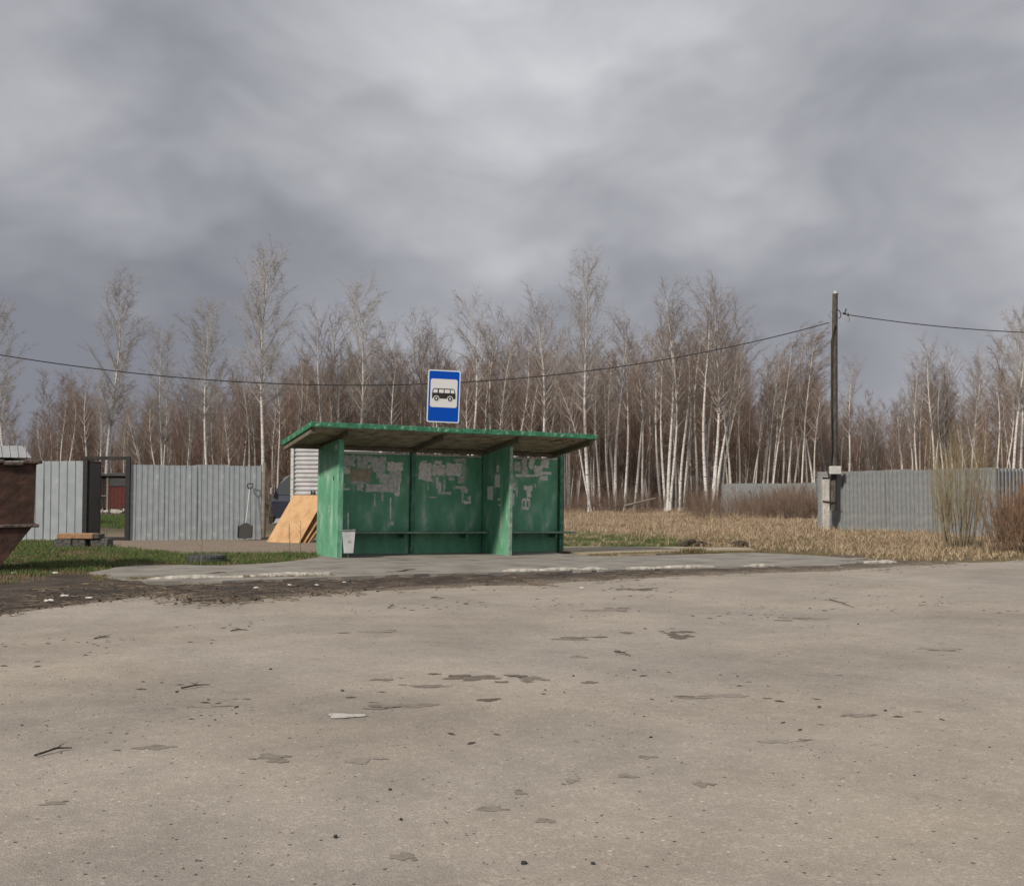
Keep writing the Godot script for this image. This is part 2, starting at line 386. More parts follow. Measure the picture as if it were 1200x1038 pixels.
func build_ground() -> void:
	n_a = noise(0.11, 81, 4); n_b = noise(0.1, 82, 3); n_c = noise(0.12, 83, 3)
	road_edge = PackedVector2Array()
	for p in [[-300, 740], [-60, 728], [0, 722], [60, 712], [130, 704], [185, 697], [215, 705], [255, 707], [300, 704], [345, 699], [400, 695], [500, 690], [600, 685], [700, 680], [800, 675], [900, 671], [1000, 668], [1060, 664], [1110, 661], [1200, 656], [1350, 650]]:
		var g := gp(p[0], p[1], 0.0)
		road_edge.append(Vector2(g.x, g.z))
	zone_green = zone([[-90, 636], [25, 634], [92, 632], [96, 637], [150, 644], [215, 650], [300, 650], [373, 649], [373, 657], [340, 660], [265, 666], [160, 665], [112, 674], [60, 673], [0, 684], [-90, 690]])
	zone_path = zone([[97, 630], [420, 625], [420, 650], [373, 650], [300, 651], [215, 650], [140, 646], [97, 638]])
	zone_straw = zone([[640, 596], [960, 596], [975, 606], [1000, 616], [1120, 628], [1200, 633], [1300, 640], [1300, 652], [1200, 653], [1100, 654], [1040, 653], [1000, 648], [900, 641], [800, 637], [700, 638], [640, 637]])
	zone_slab = zone([[108, 673], [135, 667], [160, 664.5], [210, 664], [262, 665], [320, 661.5], [345, 659], [374, 655], [372, 648], [420, 641], [560, 640], [640, 642], [656, 646.5], [720, 650], [800, 648], [870, 645.5], [940, 647], [985, 651], [1020, 655], [985, 659.5], [900, 661], [830, 662.5], [760, 665], [690, 667.5], [590, 671.5], [500, 674.5], [385, 679], [280, 683], [170, 684], [125, 679]], 0.07)
	zone_slab2 = zone([[652, 640], [700, 639.5], [760, 640], [830, 640.5], [872, 641], [888, 644], [840, 645], [806, 646], [760, 648.5], [726, 649.5], [690, 648], [655, 645]], 0.05)
	var x0 := -30.0
	var z0 := -12.0
	var nx := 460
	var nz := 270
	var st := 0.1335
	var mb := MB.new()
	var vs := PackedVector3Array()
	var cs := PackedColorArray()
	for j in nz + 1:
		for i in nx + 1:
			var x := x0 + i * st
			var z := z0 - j * st
			var y := ground_y(x, z)
			var bd: float = min(min(i, nx - i), min(j if x < -14.0 or x > 14.0 else 99, nz - j)) / 20.0
			if z > edge_z(x) + 1.0: bd = 1.0
			y = lerpf(0.05 if z < edge_z(x) else -0.07, y, clampf(bd, 0, 1))
			var jx := x + n_a.get_noise_2d(x * 16.0, z * 16.0 + 50) * 0.7
			var jz := z + n_a.get_noise_2d(x * 16.0 + 90, z * 16.0) * 0.7
			var c := L(.17, .125, .075)
			var t := edge_z(x) - z
			var w1: float = 0.5 + 0.5 * n_b.get_noise_2d(x * 6.0, z * 6.0)
			var w2: float = 0.5 + 0.5 * n_c.get_noise_2d(x * 12.0, z * 12.0)
			if in_zone(zone_green, jx, jz): c = L(.10, .10, .045).lerp(L(.17, .14, .08), clampf(w1 * 1.8 - 0.5, 0, 1))
			elif in_zone(zone_path, jx, jz): c = L(.26, .205, .155).lerp(L(.34, .28, .225), w2)
			elif in_zone(zone_straw, jx, jz): c = L(.22, .16, .085).lerp(L(.14, .115, .06), w2)
			elif z < -50.0 or z < -40.0: c = L(.13, .095, .06)
			elif z < -28.0 and x < -5.0: c = L(.10, .105, .045).lerp(L(.27, .21, .155), smoothstep(-42.0, -34.0, z))
			if t < (6.8 if x < -3.0 else 4.5) and not in_zone(zone_green, jx, jz) and not in_zone(zone_path, jx, jz):
				var soil := L(.048, .037, .029).lerp(L(.125, .097, .075), clampf((w2 - .5) * 2.2 + .4 + n_a.get_noise_2d(x * 40.0, z * 40.0), 0, 1))
				var dust := L(.25, .205, .16)
				var kk := smoothstep(2.0, 9.0, x + (w1 - 0.5) * 6.0)
				if in_zone(zone_straw, jx, jz): pass
				else: c = soil.lerp(dust, clampf(kk * 0.4 + smoothstep(0.7, -0.1, t + (w2 - .5) * 1.6) * 0.9, 0, 1))
			vs.append(Vector3(x, y, z)); cs.append(c)
	var idx := PackedInt32Array()
	var row := nx + 1
	for j in nz:
		for i in nx:
			var a := j * row + i
			idx.append_array([a, a + row, a + row + 1, a, a + row + 1, a + 1])
	# outer sheets, to the horizon
	var q := func(xa: float, za: float, xb: float, zb: float, yy: float, cc: Color) -> void:
		var b := vs.size()
		vs.append_array([Vector3(xa, yy, za), Vector3(xb, yy, za), Vector3(xb, yy, zb), Vector3(xa, yy, zb)])
		for k in 4: cs.append(cc)
		idx.append_array([b, b + 3, b + 2, b, b + 2, b + 1])
	var x1 := x0 + nx * st
	var z1 := z0 - nz * st
	var forest := L(.12, .088, .058)
	q.call(-700.0, z1, 700.0, -900.0, 0.05, forest)
	q.call(-700.0, 120.0, x0, z1, 0.05, forest)
	q.call(x1, 120.0, 700.0, z1, 0.05, forest)
	q.call(x0, 120.0, x1, z0, -0.07, L(.2, .17, .14))
	var a := []
	a.resize(Mesh.ARRAY_MAX)
	var ns := PackedVector3Array()
	ns.resize(vs.size())
	for j in nz + 1:
		for i in nx + 1:
			var k := j * row + i
			var dxv := vs[k + (1 if i < nx else 0)].y - vs[k - (1 if i > 0 else 0)].y
			var dzz := vs[k + (row if j < nz else 0)].y - vs[k - (row if j > 0 else 0)].y
			ns[k] = Vector3(-dxv / (2 * st), 1.0, dzz / (2 * st)).normalized()
	for k in range(row * (nz + 1), vs.size()): ns[k] = Vector3.UP
	a[Mesh.ARRAY_VERTEX] = vs; a[Mesh.ARRAY_NORMAL] = ns; a[Mesh.ARRAY_COLOR] = cs; a[Mesh.ARRAY_INDEX] = idx
	var am := ArrayMesh.new()
	am.add_surface_from_arrays(Mesh.PRIMITIVE_TRIANGLES, a)
	am.surface_set_material(0, M.ground)
	var g := part_mesh("ground", am, self)
	tag(g, "brown earth ground with worn soil and dusty path behind the road edge", "ground", "", "structure")

func road_y(x: float, z: float) -> float:
	return n_b.get_noise_2d(x * 0.9, z * 0.9) * 0.012

func build_road() -> void:
	# big map: stains, tracks, pale wheel lanes over 36 x 36 m; fine map: aggregate
	var S := 1024
	var ext := 36.0
	var nb := noise(0.011, 91, 5)
	var ns := noise(0.05, 92, 4)
	var img := Image.create(S, S, false, Image.FORMAT_RGB8)
	var base := PackedByteArray()
	base.resize(S * S * 3)
	for j in S:
		for i in S:
			var x := (float(i) / S - 0.5) * ext
			var z := 6.0 - float(j) / S * ext
			var n := nb.get_noise_2d(i * 1.0, j * 1.0)
			var n2 := ns.get_noise_2d(i * 1.0, j * 1.0)
			var g := 0.86 + 0.20 * n + 0.12 * n2
			# pale wheel lanes running across the view
			var lane := nb.get_noise_2d(i * 0.12 + 300.0, j * 1.6 + i * 0.35)
			g += 0.10 * lane
			var warm := 0.5 + 0.5 * nb.get_noise_2d(i * 0.9 + 900.0, j * 0.9)
			var q := (j * S + i) * 3
			g = clampf(g, 0.3, 1.0)
			base[q] = int(255 * clampf(Color(g, g, g).linear_to_srgb().r, 0, 1))
			var gg := Color(g * (0.965 + 0.03 * (1.0 - warm)), 0, 0).linear_to_srgb().r
			base[q + 1] = int(255 * gg)
			base[q + 2] = int(255 * Color(g * (0.88 + 0.10 * (1.0 - warm)), 0, 0).linear_to_srgb().r)
	var big := Image.create_from_data(S, S, false, Image.FORMAT_RGB8, base)
	# aggregate
	var T := 1024
	var r2 := RandomNumberGenerator.new(); r2.seed = 93
	var fd := PackedByteArray()
	fd.resize(T * T * 3)
	var f1 := noise(0.24, 94, 3).get_seamless_image(T, T)
	f1.convert(Image.FORMAT_L8)
	var f2 := noise(0.02, 95, 4).get_seamless_image(T, T)
	f2.convert(Image.FORMAT_L8)
	var b1 := f1.get_data()
	var b2 := f2.get_data()
	var f3 := noise(0.075, 96, 3).get_seamless_image(T, T)
	f3.convert(Image.FORMAT_L8)
	var b3 := f3.get_data()
	for i in T * T:
		var g: float = 0.345 + (b1[i] - 128) / 255.0 * 0.27 + (b2[i] - 128) / 255.0 * 0.08 + (b3[i] - 128) / 255.0 * 0.22 * clampf(b2[i] / 255.0 * 2.0 - .55, 0.0, 1.0) + r2.randf_range(-0.05, 0.05)
		g = clampf(g, 0.07, 0.62)
		var cc := Color(g * 1.01, g * 0.915, g * 0.825).linear_to_srgb()
		fd[i * 3] = int(cc.r * 255); fd[i * 3 + 1] = int(cc.g * 255); fd[i * 3 + 2] = int(cc.b * 255)
	for k in 500:      # pebbles of pale and dark stone in the surface
		var cx := r2.randi_range(0, T - 1); var cy := r2.randi_range(0, T - 1)
		var rr := r2.randi_range(1, 3)
		var g := r2.randf_range(.4, .6) if r2.randf() < 0.45 else r2.randf_range(.05, .12)
		var cc := Color(g, g * .97, g * .92).linear_to_srgb()
		for dy in range(-rr, rr + 1):
			for dx in range(-rr, rr + 1):
				if dx * dx + dy * dy <= rr * rr:
					var q := (((cy + dy + T) % T) * T + (cx + dx + T) % T) * 3
					fd[q] = int(cc.r * 255); fd[q + 1] = int(cc.g * 255); fd[q + 2] = int(cc.b * 255)
	var fine := Image.create_from_data(T, T, false, Image.FORMAT_RGB8, fd)
	var bump := f1.duplicate() as Image
	bump.convert(Image.FORMAT_RGBA8)
	bump.bump_map_to_normal_map(5.0)
	var m := StandardMaterial3D.new()
	m.albedo_texture = ImageTexture.create_from_image(fine)
	m.normal_enabled = true
	m.normal_texture = ImageTexture.create_from_image(bump)
	m.normal_scale = 0.3
	m.roughness = 0.93
	m.detail_enabled = true
	m.detail_blend_mode = BaseMaterial3D.BLEND_MODE_MUL
	m.detail_uv_layer = BaseMaterial3D.DETAIL_UV_2
	m.detail_albedo = ImageTexture.create_from_image(big)
	M.road = m
	# the sheet, gently uneven
	var vs := PackedVector3Array(); var nn := PackedVector3Array(); var u1 := PackedVector2Array(); var u2 := PackedVector2Array(); var idx := PackedInt32Array()
	var xs := []
	var x := -29.0
	while x <= 30.6: xs.append(x); x += 0.5
	var zs := []
	var z := 30.0
	while z >= -26.0: zs.append(z); z -= 0.5
	for zz in zs:
		for xx in xs:
			vs.append(Vector3(xx, n_b.get_noise_2d(xx * 0.9, zz * 0.9) * 0.012, zz)); nn.append(Vector3.UP)
			u1.append(Vector2(xx, zz) / 2.7)
			u2.append(Vector2(xx / ext + 0.5, (6.0 - zz) / ext))
	var row := xs.size()
	for j in zs.size() - 1:
		for i in row - 1:
			var a := j * row + i
			idx.append_array([a, a + row, a + row + 1, a, a + row + 1, a + 1])
	var arr := []
	arr.resize(Mesh.ARRAY_MAX)
	arr[Mesh.ARRAY_VERTEX] = vs; arr[Mesh.ARRAY_NORMAL] = nn; arr[Mesh.ARRAY_TEX_UV] = u1; arr[Mesh.ARRAY_TEX_UV2] = u2; arr[Mesh.ARRAY_INDEX] = idx
	var am := ArrayMesh.new()
	am.add_surface_from_arrays(Mesh.PRIMITIVE_TRIANGLES, arr)
	am.surface_set_material(0, m)
	var o := part_mesh("road", am, self)
	tag(o, "wide dusty grey asphalt apron with brown stains in front of shelter", "road", "", "structure")

func slab_mesh(zn: PackedVector2Array, thick: float, lift: float, tint: Color, seed_: int) -> MB:
	# ragged outline
	var r2 := RandomNumberGenerator.new(); r2.seed = seed_
	var p := PackedVector2Array()
	for i in zn.size():
		var a := zn[i]; var b := zn[(i + 1) % zn.size()]
		var k := int(max(1.0, a.distance_to(b) / 0.22))
		for j in k:
			p.append(a.lerp(b, float(j) / k) + Vector2(r2.randf_range(-.06, .06), r2.randf_range(-.07, .07)))
	var mb := MB.new()
	mb.col = tint
	# clip a grid of cells with the outline, so that the slab can follow the slope of the ground
	var lo := p[0]; var hi := p[0]
	for q in p:
		lo = lo.min(q); hi = hi.max(q)
	var cell := 0.8
	var nxx := int((hi.x - lo.x) / cell) + 1
	var nzz := int((hi.y - lo.y) / cell) + 1
	for i in nxx:
		for j in nzz:
			var c0 := lo + Vector2(i, j) * cell
			var sq := PackedVector2Array([c0, c0 + Vector2(cell, 0), c0 + Vector2(cell, cell), c0 + Vector2(0, cell)])
			for piece in Geometry2D.intersect_polygons(sq, p):
				var t := Geometry2D.triangulate_polygon(piece)
				for k in range(0, t.size(), 3):
					var q := []
					for m in 3:
						var w: Vector2 = piece[t[k + m]]
						q.append(Vector3(w.x, pave_y(w.x, w.y) + lift, w.y))
					mb.tri(q[0], q[1], q[2], Vector3.UP)
	var cw := Geometry2D.is_polygon_clockwise(p)
	for i in p.size():
		var a := p[i]; var b := p[(i + 1) % p.size()]
		var ya := pave_y(a.x, a.y) + lift; var yb := pave_y(b.x, b.y) + lift
		var o := Vector2(b.y - a.y, a.x - b.x) * (-1.0 if cw else 1.0)
		mb.quad(Vector3(a.x, ya - thick, a.y), Vector3(b.x, yb - thick, b.y), Vector3(b.x, yb, b.y), Vector3(a.x, ya, a.y), Vector3(o.x, 0.3, o.y))
	return mb

func rock(mb: MB, at: Vector3, s: Vector3, r: RandomNumberGenerator) -> void:      # rough broken lump
	var pts := []
	for i in 5:
		var ring := []
		var ph := -0.5 * PI + PI * (i + 0.5) / 5.0
		for j in 7:
			var a := TAU * j / 7.0
			var k := r.randf_range(.72, 1.1)
			ring.append(at + Vector3(cos(a) * cos(ph) * s.x * k, sin(ph) * s.y * k, sin(a) * cos(ph) * s.z * k))
		pts.append(ring)
	for i in 4:
		for j in 7:
			var a: Vector3 = pts[i][j]; var b: Vector3 = pts[i][(j + 1) % 7]; var c: Vector3 = pts[i + 1][(j + 1) % 7]; var d: Vector3 = pts[i + 1][j]
			mb.quad(a, b, c, d, (a + c) * 0.5 - at)
	for j in range(1, 6):
		mb.tri(pts[4][0], pts[4][j], pts[4][j + 1], Vector3.UP)
		mb.tri(pts[0][0], pts[0][j], pts[0][j + 1], Vector3.DOWN)

func kerb_mesh(len: float, hgt: float, dep: float, r: RandomNumberGenerator) -> MB:     # worn kerb block along x
	var mb := MB.new()
	var k := int(max(3.0, len / 0.3))
	var rings := []
	for i in k + 1:
		var x := -len / 2 + len * i / k
		var e: float = 0.55 + 0.45 * smoothstep(0.0, 1.6, min(i, k - i) + r.randf())
		var ring := []
		for q in [[-0.5, -1.0], [-0.5, 0.25], [-0.36, 0.5], [0.34, 0.5], [0.5, 0.28], [0.5, -1.0]]:
			ring.append(Vector3(x + r.randf_range(-.015, .015), q[1] * hgt * (e if q[1] > 0 else 1.0) + r.randf_range(-.008, .008), q[0] * dep * e + r.randf_range(-.008, .008)))
		rings.append(ring)
	for i in k:
		for j in 5:
			mb.quad(rings[i][j], rings[i + 1][j], rings[i + 1][j + 1], rings[i][j + 1], (rings[i][j] + rings[i + 1][j + 1]) * 0.5 * Vector3(0, 1, 1) + Vector3(0, 0.001, 0))
	for e in [0, k]:
		for j in range(1, 5): mb.tri(rings[e][0], rings[e][j], rings[e][j + 1], Vector3(-1 if e == 0 else 1, 0, 0))
	return mb

func build_paving() -> void:
	var o := part("pavement", slab_mesh(zone_slab, 0.16, 0.0, L(.29, .275, .255), 101), M.pavement, self)
	tag(o, "grey worn asphalt waiting platform under and around green bus shelter", "pavement", "", "structure")
	var o2 := part("concrete_path", slab_mesh(zone_slab2, 0.1, 0.012, L(.40, .35, .27), 102), M.pavement, self)
	tag(o2, "yellowish concrete slab lying in the dry grass behind the platform", "pavement", "", "structure")
	var r := RandomNumberGenerator.new(); r.seed = 103
	for s in [[171, 284, 682, "long whitish worn kerb stone at the grassy end of the platform"], [287, 386, 679, "long grey kerb stone half sunk in dark soil beside platform"], [590, 629, 671, "short white worn kerb block next to the soil gap"], [632, 681, 669, "white painted kerb block in front of the shelter partition"], [683, 711, 667.5, "small white kerb block, short one between two longer blocks"], [735, 766, 666, "low white kerb fragment before the concrete slab"], [770, 836, 664, "longest white worn kerb block on the shelter's dry grass side"], [873, 906, 662, "thin white kerb fragment set flush with platform"], [1014, 1030, 657.5, "small pale kerb lump in gravel beyond the platform tip"], [1031, 1049, 657.5, "last pale kerb lump out in the gravel"]]:
		var a := gp(s[0], s[2], 0.06); var b := gp(s[1], s[2] - (s[1] - s[0]) * 0.02, 0.06)
		var mid := (a + b) * 0.5
		mid.y = pave_y(mid.x, mid.z) - 0.02
		var k := part("kerb_stone", kerb_mesh(a.distance_to(b), 0.135, 0.19, r), M.kerb, self)
		k.position = mid
		k.rotation.y = atan2(-(b.z - a.z), b.x - a.x)
		k.rotation.x = r.randf_range(-.06, .06)
		tag(k, s[3], "kerb stone", "worn kerb stones along the platform edge")

# ---------------------------------------------------------------- bus shelter
func wall_pt(px: float, py: float, origin: Vector3, nrm: Vector3) -> Vector3:      # pixel on a plane of the shelter, in its own axes
	var inv := shelter.global_transform.affine_inverse()
	var o := inv * Vector3(0, CAM_Y, 0)
	var d := inv.basis * ray(px, py)
	return o + d * ((origin - o).dot(nrm) / d.dot(nrm))
func ragged(x0: float, y0: float, x1: float, y1: float, r: RandomNumberGenerator, amt: float) -> PackedVector2Array:
	var p := PackedVector2Array()
	var k := 6
	amt *= 1.0
	for i in k: p.append(Vector2(lerpf(x0, x1, float(i) / k), y0 + r.randf_range(-amt, amt)))
	for i in k: p.append(Vector2(x1 + r.randf_range(-amt, amt), lerpf(y0, y1, float(i) / k)))
	for i in k: p.append(Vector2(lerpf(x1, x0, float(i) / k), y1 + r.randf_range(-amt, amt)))
	for i in k: p.append(Vector2(x0 + r.randf_range(-amt, amt), lerpf(y1, y0, float(i) / k)))
	return p

func build_shelter() -> void:
	shelter = thing("bus_shelter", "green painted concrete bus shelter with slanted flat roof and torn leaflets", "bus shelter", shelter_at, YAW)
	shelter.rotation.z = -0.015
	var s := shelter
	var D := 1.42          # depth to the back wall
	var W := 5.9           # length of the back wall
	var WD := 3.84         # the partition
	var roof_y := func(z: float) -> float: return 2.524 + 0.138 * z       # underside of the roof; z is 0 at the wing's front and grows to the front
	# back wall, three panels between posts
	var ph := 2.195
	for pr in [[0.01, 2.02], [2.13, WD - 0.03], [WD + 0.05, W - 0.08]]:
		var mb := MB.new()
		mb.bx(Vector3((pr[0] + pr[1]) * 0.5, ph * 0.5 - 0.12, -D), Vector3(pr[1] - pr[0], ph + 0.24, 0.07), 0.006)
		part("wall_panel", mb, M.back_wall, s)
		var rl := MB.new()
		rl.bx(Vector3((pr[0] + pr[1]) * 0.5, ph + 0.022, -D), Vector3(pr[1] - pr[0], 0.036, 0.06), 0.008)
		part("top_rail", rl, M.pale_rail, s)
	# posts
	for x in [2.075, WD + 0.01, W]:
		var mb := MB.new()
		var w := 0.13 if x != W else 0.15
		mb.bx(Vector3(x, 1.10, -D + 0.03), Vector3(w - 0.03, 2.44, 0.17), 0.012)
		part("post", mb, M.post, s)
	# left wing: end wall, slightly worn at its foot
	var wing := MB.new()
	var outline := PackedVector2Array([Vector2(0, -0.12), Vector2(0, 0.02), Vector2(-0.012, 0.05), Vector2(0, 0.1), Vector2(0, roof_y.call(0.0) - 0.11), Vector2(-D + 0.035, roof_y.call(-D) - 0.03), Vector2(-D + 0.035, 0.14), Vector2(-D + 0.09, 0.1), Vector2(-D + 0.05, -0.12)])
	wing.prism(outline, Transform3D(Basis(Vector3(0, 0, 1), Vector3(0, 1, 0), Vector3(-1, 0, 0)), Vector3(0.0, 0, 0)), 0.11)
	part("end_wall", wing, M.wing, s)
	var wedge := MB.new()
	wedge.bx(Vector3(-0.055, 1.16, 0.012), Vector3(0.115, 2.42, 0.03), 0.01)
	part("front_edge", wedge, M.wing, s)
	var tg := MB.new()
	tg.bx(Vector3(-0.115, 2.26, -0.14), Vector3(0.012, 0.11, 0.15), 0.003)
	part("number_plate", tg, M.chip, s)
	for k in [[-0.28, 1.62, .03, .1], [-0.42, 1.05, .012, .2], [-0.55, 0.98, .012, .16], [-0.36, .86, .01, .12]]:
		var ch := MB.new()
		ch.prism(ragged(-k[2], -k[3] / 2, k[2], k[3] / 2, rng, 0.01), Transform3D(Basis(Vector3(0, 0, 1), Vector3(0.0, 1, 0), Vector3(-1, 0, 0)), Vector3(-0.1095, k[1], k[0])), 0.002)
		part("paint_chip", ch, M.black_paint if k[1] > 1.5 else M.chip, s)
	# partition
	var dv := MB.new()
	var zf := 0.0
	dv.prism(PackedVector2Array([Vector2(zf, -0.12), Vector2(zf, roof_y.call(zf) - 0.02), Vector2(-D + 0.03, roof_y.call(-D) - 0.06), Vector2(-D + 0.03, -0.12)]), Transform3D(Basis(Vector3(0, 0, 1), Vector3(0, 1, 0), Vector3(-1, 0, 0)), Vector3(WD + 0.03, 0, 0)), 0.06)
	part("partition", dv, M.divider, s)
	var de := MB.new()
	de.bx(Vector3(WD, 1.15, 0.03), Vector3(0.085, 2.5, 0.05), 0.012)
	part("partition_edge", de, M.bench, s)
	# benches
	for pr in [[0.06, WD - 0.04], [WD + 0.04, W + 0.22]]:
		var mb := MB.new()
		mb.bx(Vector3((pr[0] + pr[1]) * 0.5, 0.475, -D + 0.24), Vector3(pr[1] - pr[0], 0.04, 0.4), 0.01)
		var b := part("bench_board", mb, M.bench, s)
		var n := 2 if pr[0] < 1 else 1
		for k in n + 1:
			var br := MB.new()
			var x: float = lerpf(pr[0] + 0.25, pr[1] - 0.5, float(k) / n)
			br.bx(Vector3(x, 0.40, -D + 0.2), Vector3(0.05, 0.1, 0.3), 0.006)
			part("bracket", br, M.post, b)
	# roof: slab, joists, fascias, underside boards
	var zl := -D - 0.10
	var zr := 0.55
	var xl := -0.86
	var xr := W - 0.18
	var tilt := atan(0.138)
	var slope := Basis(Vector3.RIGHT, -tilt)
	var len := (zr - zl) / cos(tilt)
	var mid := Vector3((xl + xr) * 0.5, roof_y.call((zl + zr) * 0.5), (zl + zr) * 0.5)
	var rf := MB.new()
	rf.box(Transform3D(slope, mid + slope * Vector3(0, 0.065, 0)), Vector3(xr - xl, 0.05, len), 0.004)
	var roof := part("roof_slab", rf, M.roof_felt, s)
	# ceiling boards run along the shelter
	var nbrd := 5
	for k in nbrd:
		var cb := MB.new()
		var w := len / nbrd
		cb.box(Transform3D(slope, mid + slope * Vector3(0, 0.022 + 0.006 * (k % 2), -len / 2 + w * (k + 0.5))), Vector3(xr - xl - 0.06, 0.022, w - 0.012), 0.004)
		part("ceiling_board", cb, M.ceiling, roof)
	for x in [xl + 0.06, -0.02, 2.07, WD, xr - 0.08]:
		var j := MB.new()
		j.box(Transform3D(slope, Vector3(x, mid.y, mid.z) + slope * Vector3(0, -0.045, -0.04)), Vector3(0.09, 0.11, len - 0.12), 0.006)
		part("joist", j, M.joist, roof)
	var hb := MB.new()
	hb.bx(Vector3((xl + xr) * 0.5, roof_y.call(-D) - 0.03, -D + 0.13), Vector3(xr - xl - 0.14, 0.085, 0.09), 0.006)
	part("header_beam", hb, M.joist, roof)
	var fr := RandomNumberGenerator.new(); fr.seed = 111
	for k in 6:          # front fascia in lengths, not quite in line
		var fa := MB.new()
		var a: float = lerpf(xl - 0.02, xr + 0.02, k / 6.0); var b: float = lerpf(xl - 0.02, xr + 0.02, (k + 1) / 6.0) - 0.004
		fa.box(Transform3D(slope * Basis(Vector3.FORWARD, fr.randf_range(-.004, .004)), Vector3((a + b) * 0.5, mid.y, mid.z) + slope * Vector3(0, 0.062 + fr.randf_range(-.006, .006), len / 2 + 0.018)), Vector3(b - a, 0.105, 0.03), 0.006)
		part("front_fascia", fa, M.fascia, roof)
	for e in [[xl - 0.006, -1], [xr + 0.006, 1]]:
		var fa := MB.new()
		fa.box(Transform3D(slope, Vector3(e[0], mid.y, mid.z) + slope * Vector3(0, 0.055, -0.002)), Vector3(0.03, 0.11, len), 0.006)
		part("side_fascia", fa, M.fascia, roof)
	# dark scribble on the underside
	var sc := MB.new()
	for q in [[4.75, .1, 4.95, .24], [4.95, .24, 5.12, .1], [5.12, .1, 5.3, .25], [5.3, .25, 5.38, .12], [4.8, .3, 5.05, .34]]:
		var a := Vector3(q[0], roof_y.call(q[1]) + 0.006, q[1]); var b := Vector3(q[2], roof_y.call(q[3]) + 0.006, q[3])
		sc.bar(a, b, 0.03, 0.006, 0.001, Vector3.UP)
	part("scribble", sc, M.black_paint, roof)
	# torn leaflets and glue smears, each its own scrap
	var r := RandomNumberGenerator.new(); r.seed = 112
	var wz := -D + 0.035
	var scraps := [[401, 533, 416, 546], [418, 534, 423, 548], [425, 534, 437, 541], [436, 536, 452, 552], [402, 547, 411, 555], [409, 550, 435, 564, 1], [454, 542, 472, 551], [456, 550, 470, 555], [445, 555, 470, 567], [428, 567, 466, 577], [447, 568, 468, 572, 1], [438, 578, 440, 593], [447, 576, 449, 587], [456.5, 583, 458.5, 607], [412, 564, 428, 567], [418, 566, 425, 575], [402, 572, 410, 574], [402, 566, 404, 573], [462, 577, 468, 581], [466, 566, 468.5, 579], [441, 552, 447, 560], [430, 545, 435, 549], [423, 541, 430, 548], [457, 611, 461, 616],
		[491, 543, 506, 562], [507, 545, 522, 557], [523, 543, 541, 557], [494, 540, 500, 542], [509, 540, 518, 544], [532, 537, 546, 541], [511, 559, 513.5, 572], [514, 565, 517, 577], [519, 562, 522, 576], [513, 576, 529, 579], [524, 566, 530, 573], [531, 570, 547, 573], [540, 572, 548, 578], [541, 578, 543, 589], [543, 587, 552, 590], [548, 581, 552, 586], [503, 582, 511, 583.5], [501, 566, 502, 574], [485, 555, 487.5, 559], [537, 558, 543, 566], [499, 562, 507, 564], [526, 558, 532, 563],
		[603, 541, 610, 552], [612, 537, 618, 556], [620, 536, 626, 549], [626, 546, 634, 557], [634, 538, 643, 548], [604, 556, 626, 558.5], [632, 553, 646, 556], [633, 558, 642, 563], [600, 566, 604, 574], [599, 578, 603, 592], [604, 570, 607, 582], [612, 566, 629, 569], [614, 569, 624, 574], [617, 574, 622, 583], [611, 586, 613, 595], [619, 586, 621.5, 594], [612, 594, 620, 597], [612, 584, 621, 587], [615, 586, 617, 595], [626, 567, 628, 571]]
	var panel_o := Vector3(0, 0, wz)
	for q in scraps:
		var a := wall_pt(q[0], q[3], panel_o, Vector3(0, 0, 1)); var b := wall_pt(q[2], q[1], panel_o, Vector3(0, 0, 1))
		var mb := MB.new()
		var small: float = min(b.x - a.x, b.y - a.y)
		mb.prism(ragged(a.x, a.y, b.x, b.y, r, min(0.028, small * 0.2)), Transform3D(Basis(), Vector3(0, 0, wz - 0.001)), r.randf_range(.003, .006))
		part("paper_scrap", mb, M.paper_tan if q.size() > 4 else (M.paper if r.randf() < .6 else M.paper_old), s)
	var po := Vector3(WD - 0.03, 0, 0)
	for q in [[571, 570, 578, 586], [580, 556, 586, 571], [582, 545, 585, 553], [584, 591, 587, 592.5], [583, 584, 586, 586]]:
		var a := wall_pt(q[0], q[3], po, Vector3(1, 0, 0)); var b := wall_pt(q[2], q[1], po, Vector3(1, 0, 0))
		var mb := MB.new()
		mb.prism(ragged(min(a.z, b.z), a.y, max(a.z, b.z), b.y, r, 0.015), Transform3D(Basis(Vector3(0, 0, 1), Vector3(0, 1, 0), Vector3(-1, 0, 0)), Vector3(WD - 0.029, 0, 0)), 0.004)
		part("paper_scrap", mb, M.paper, s)

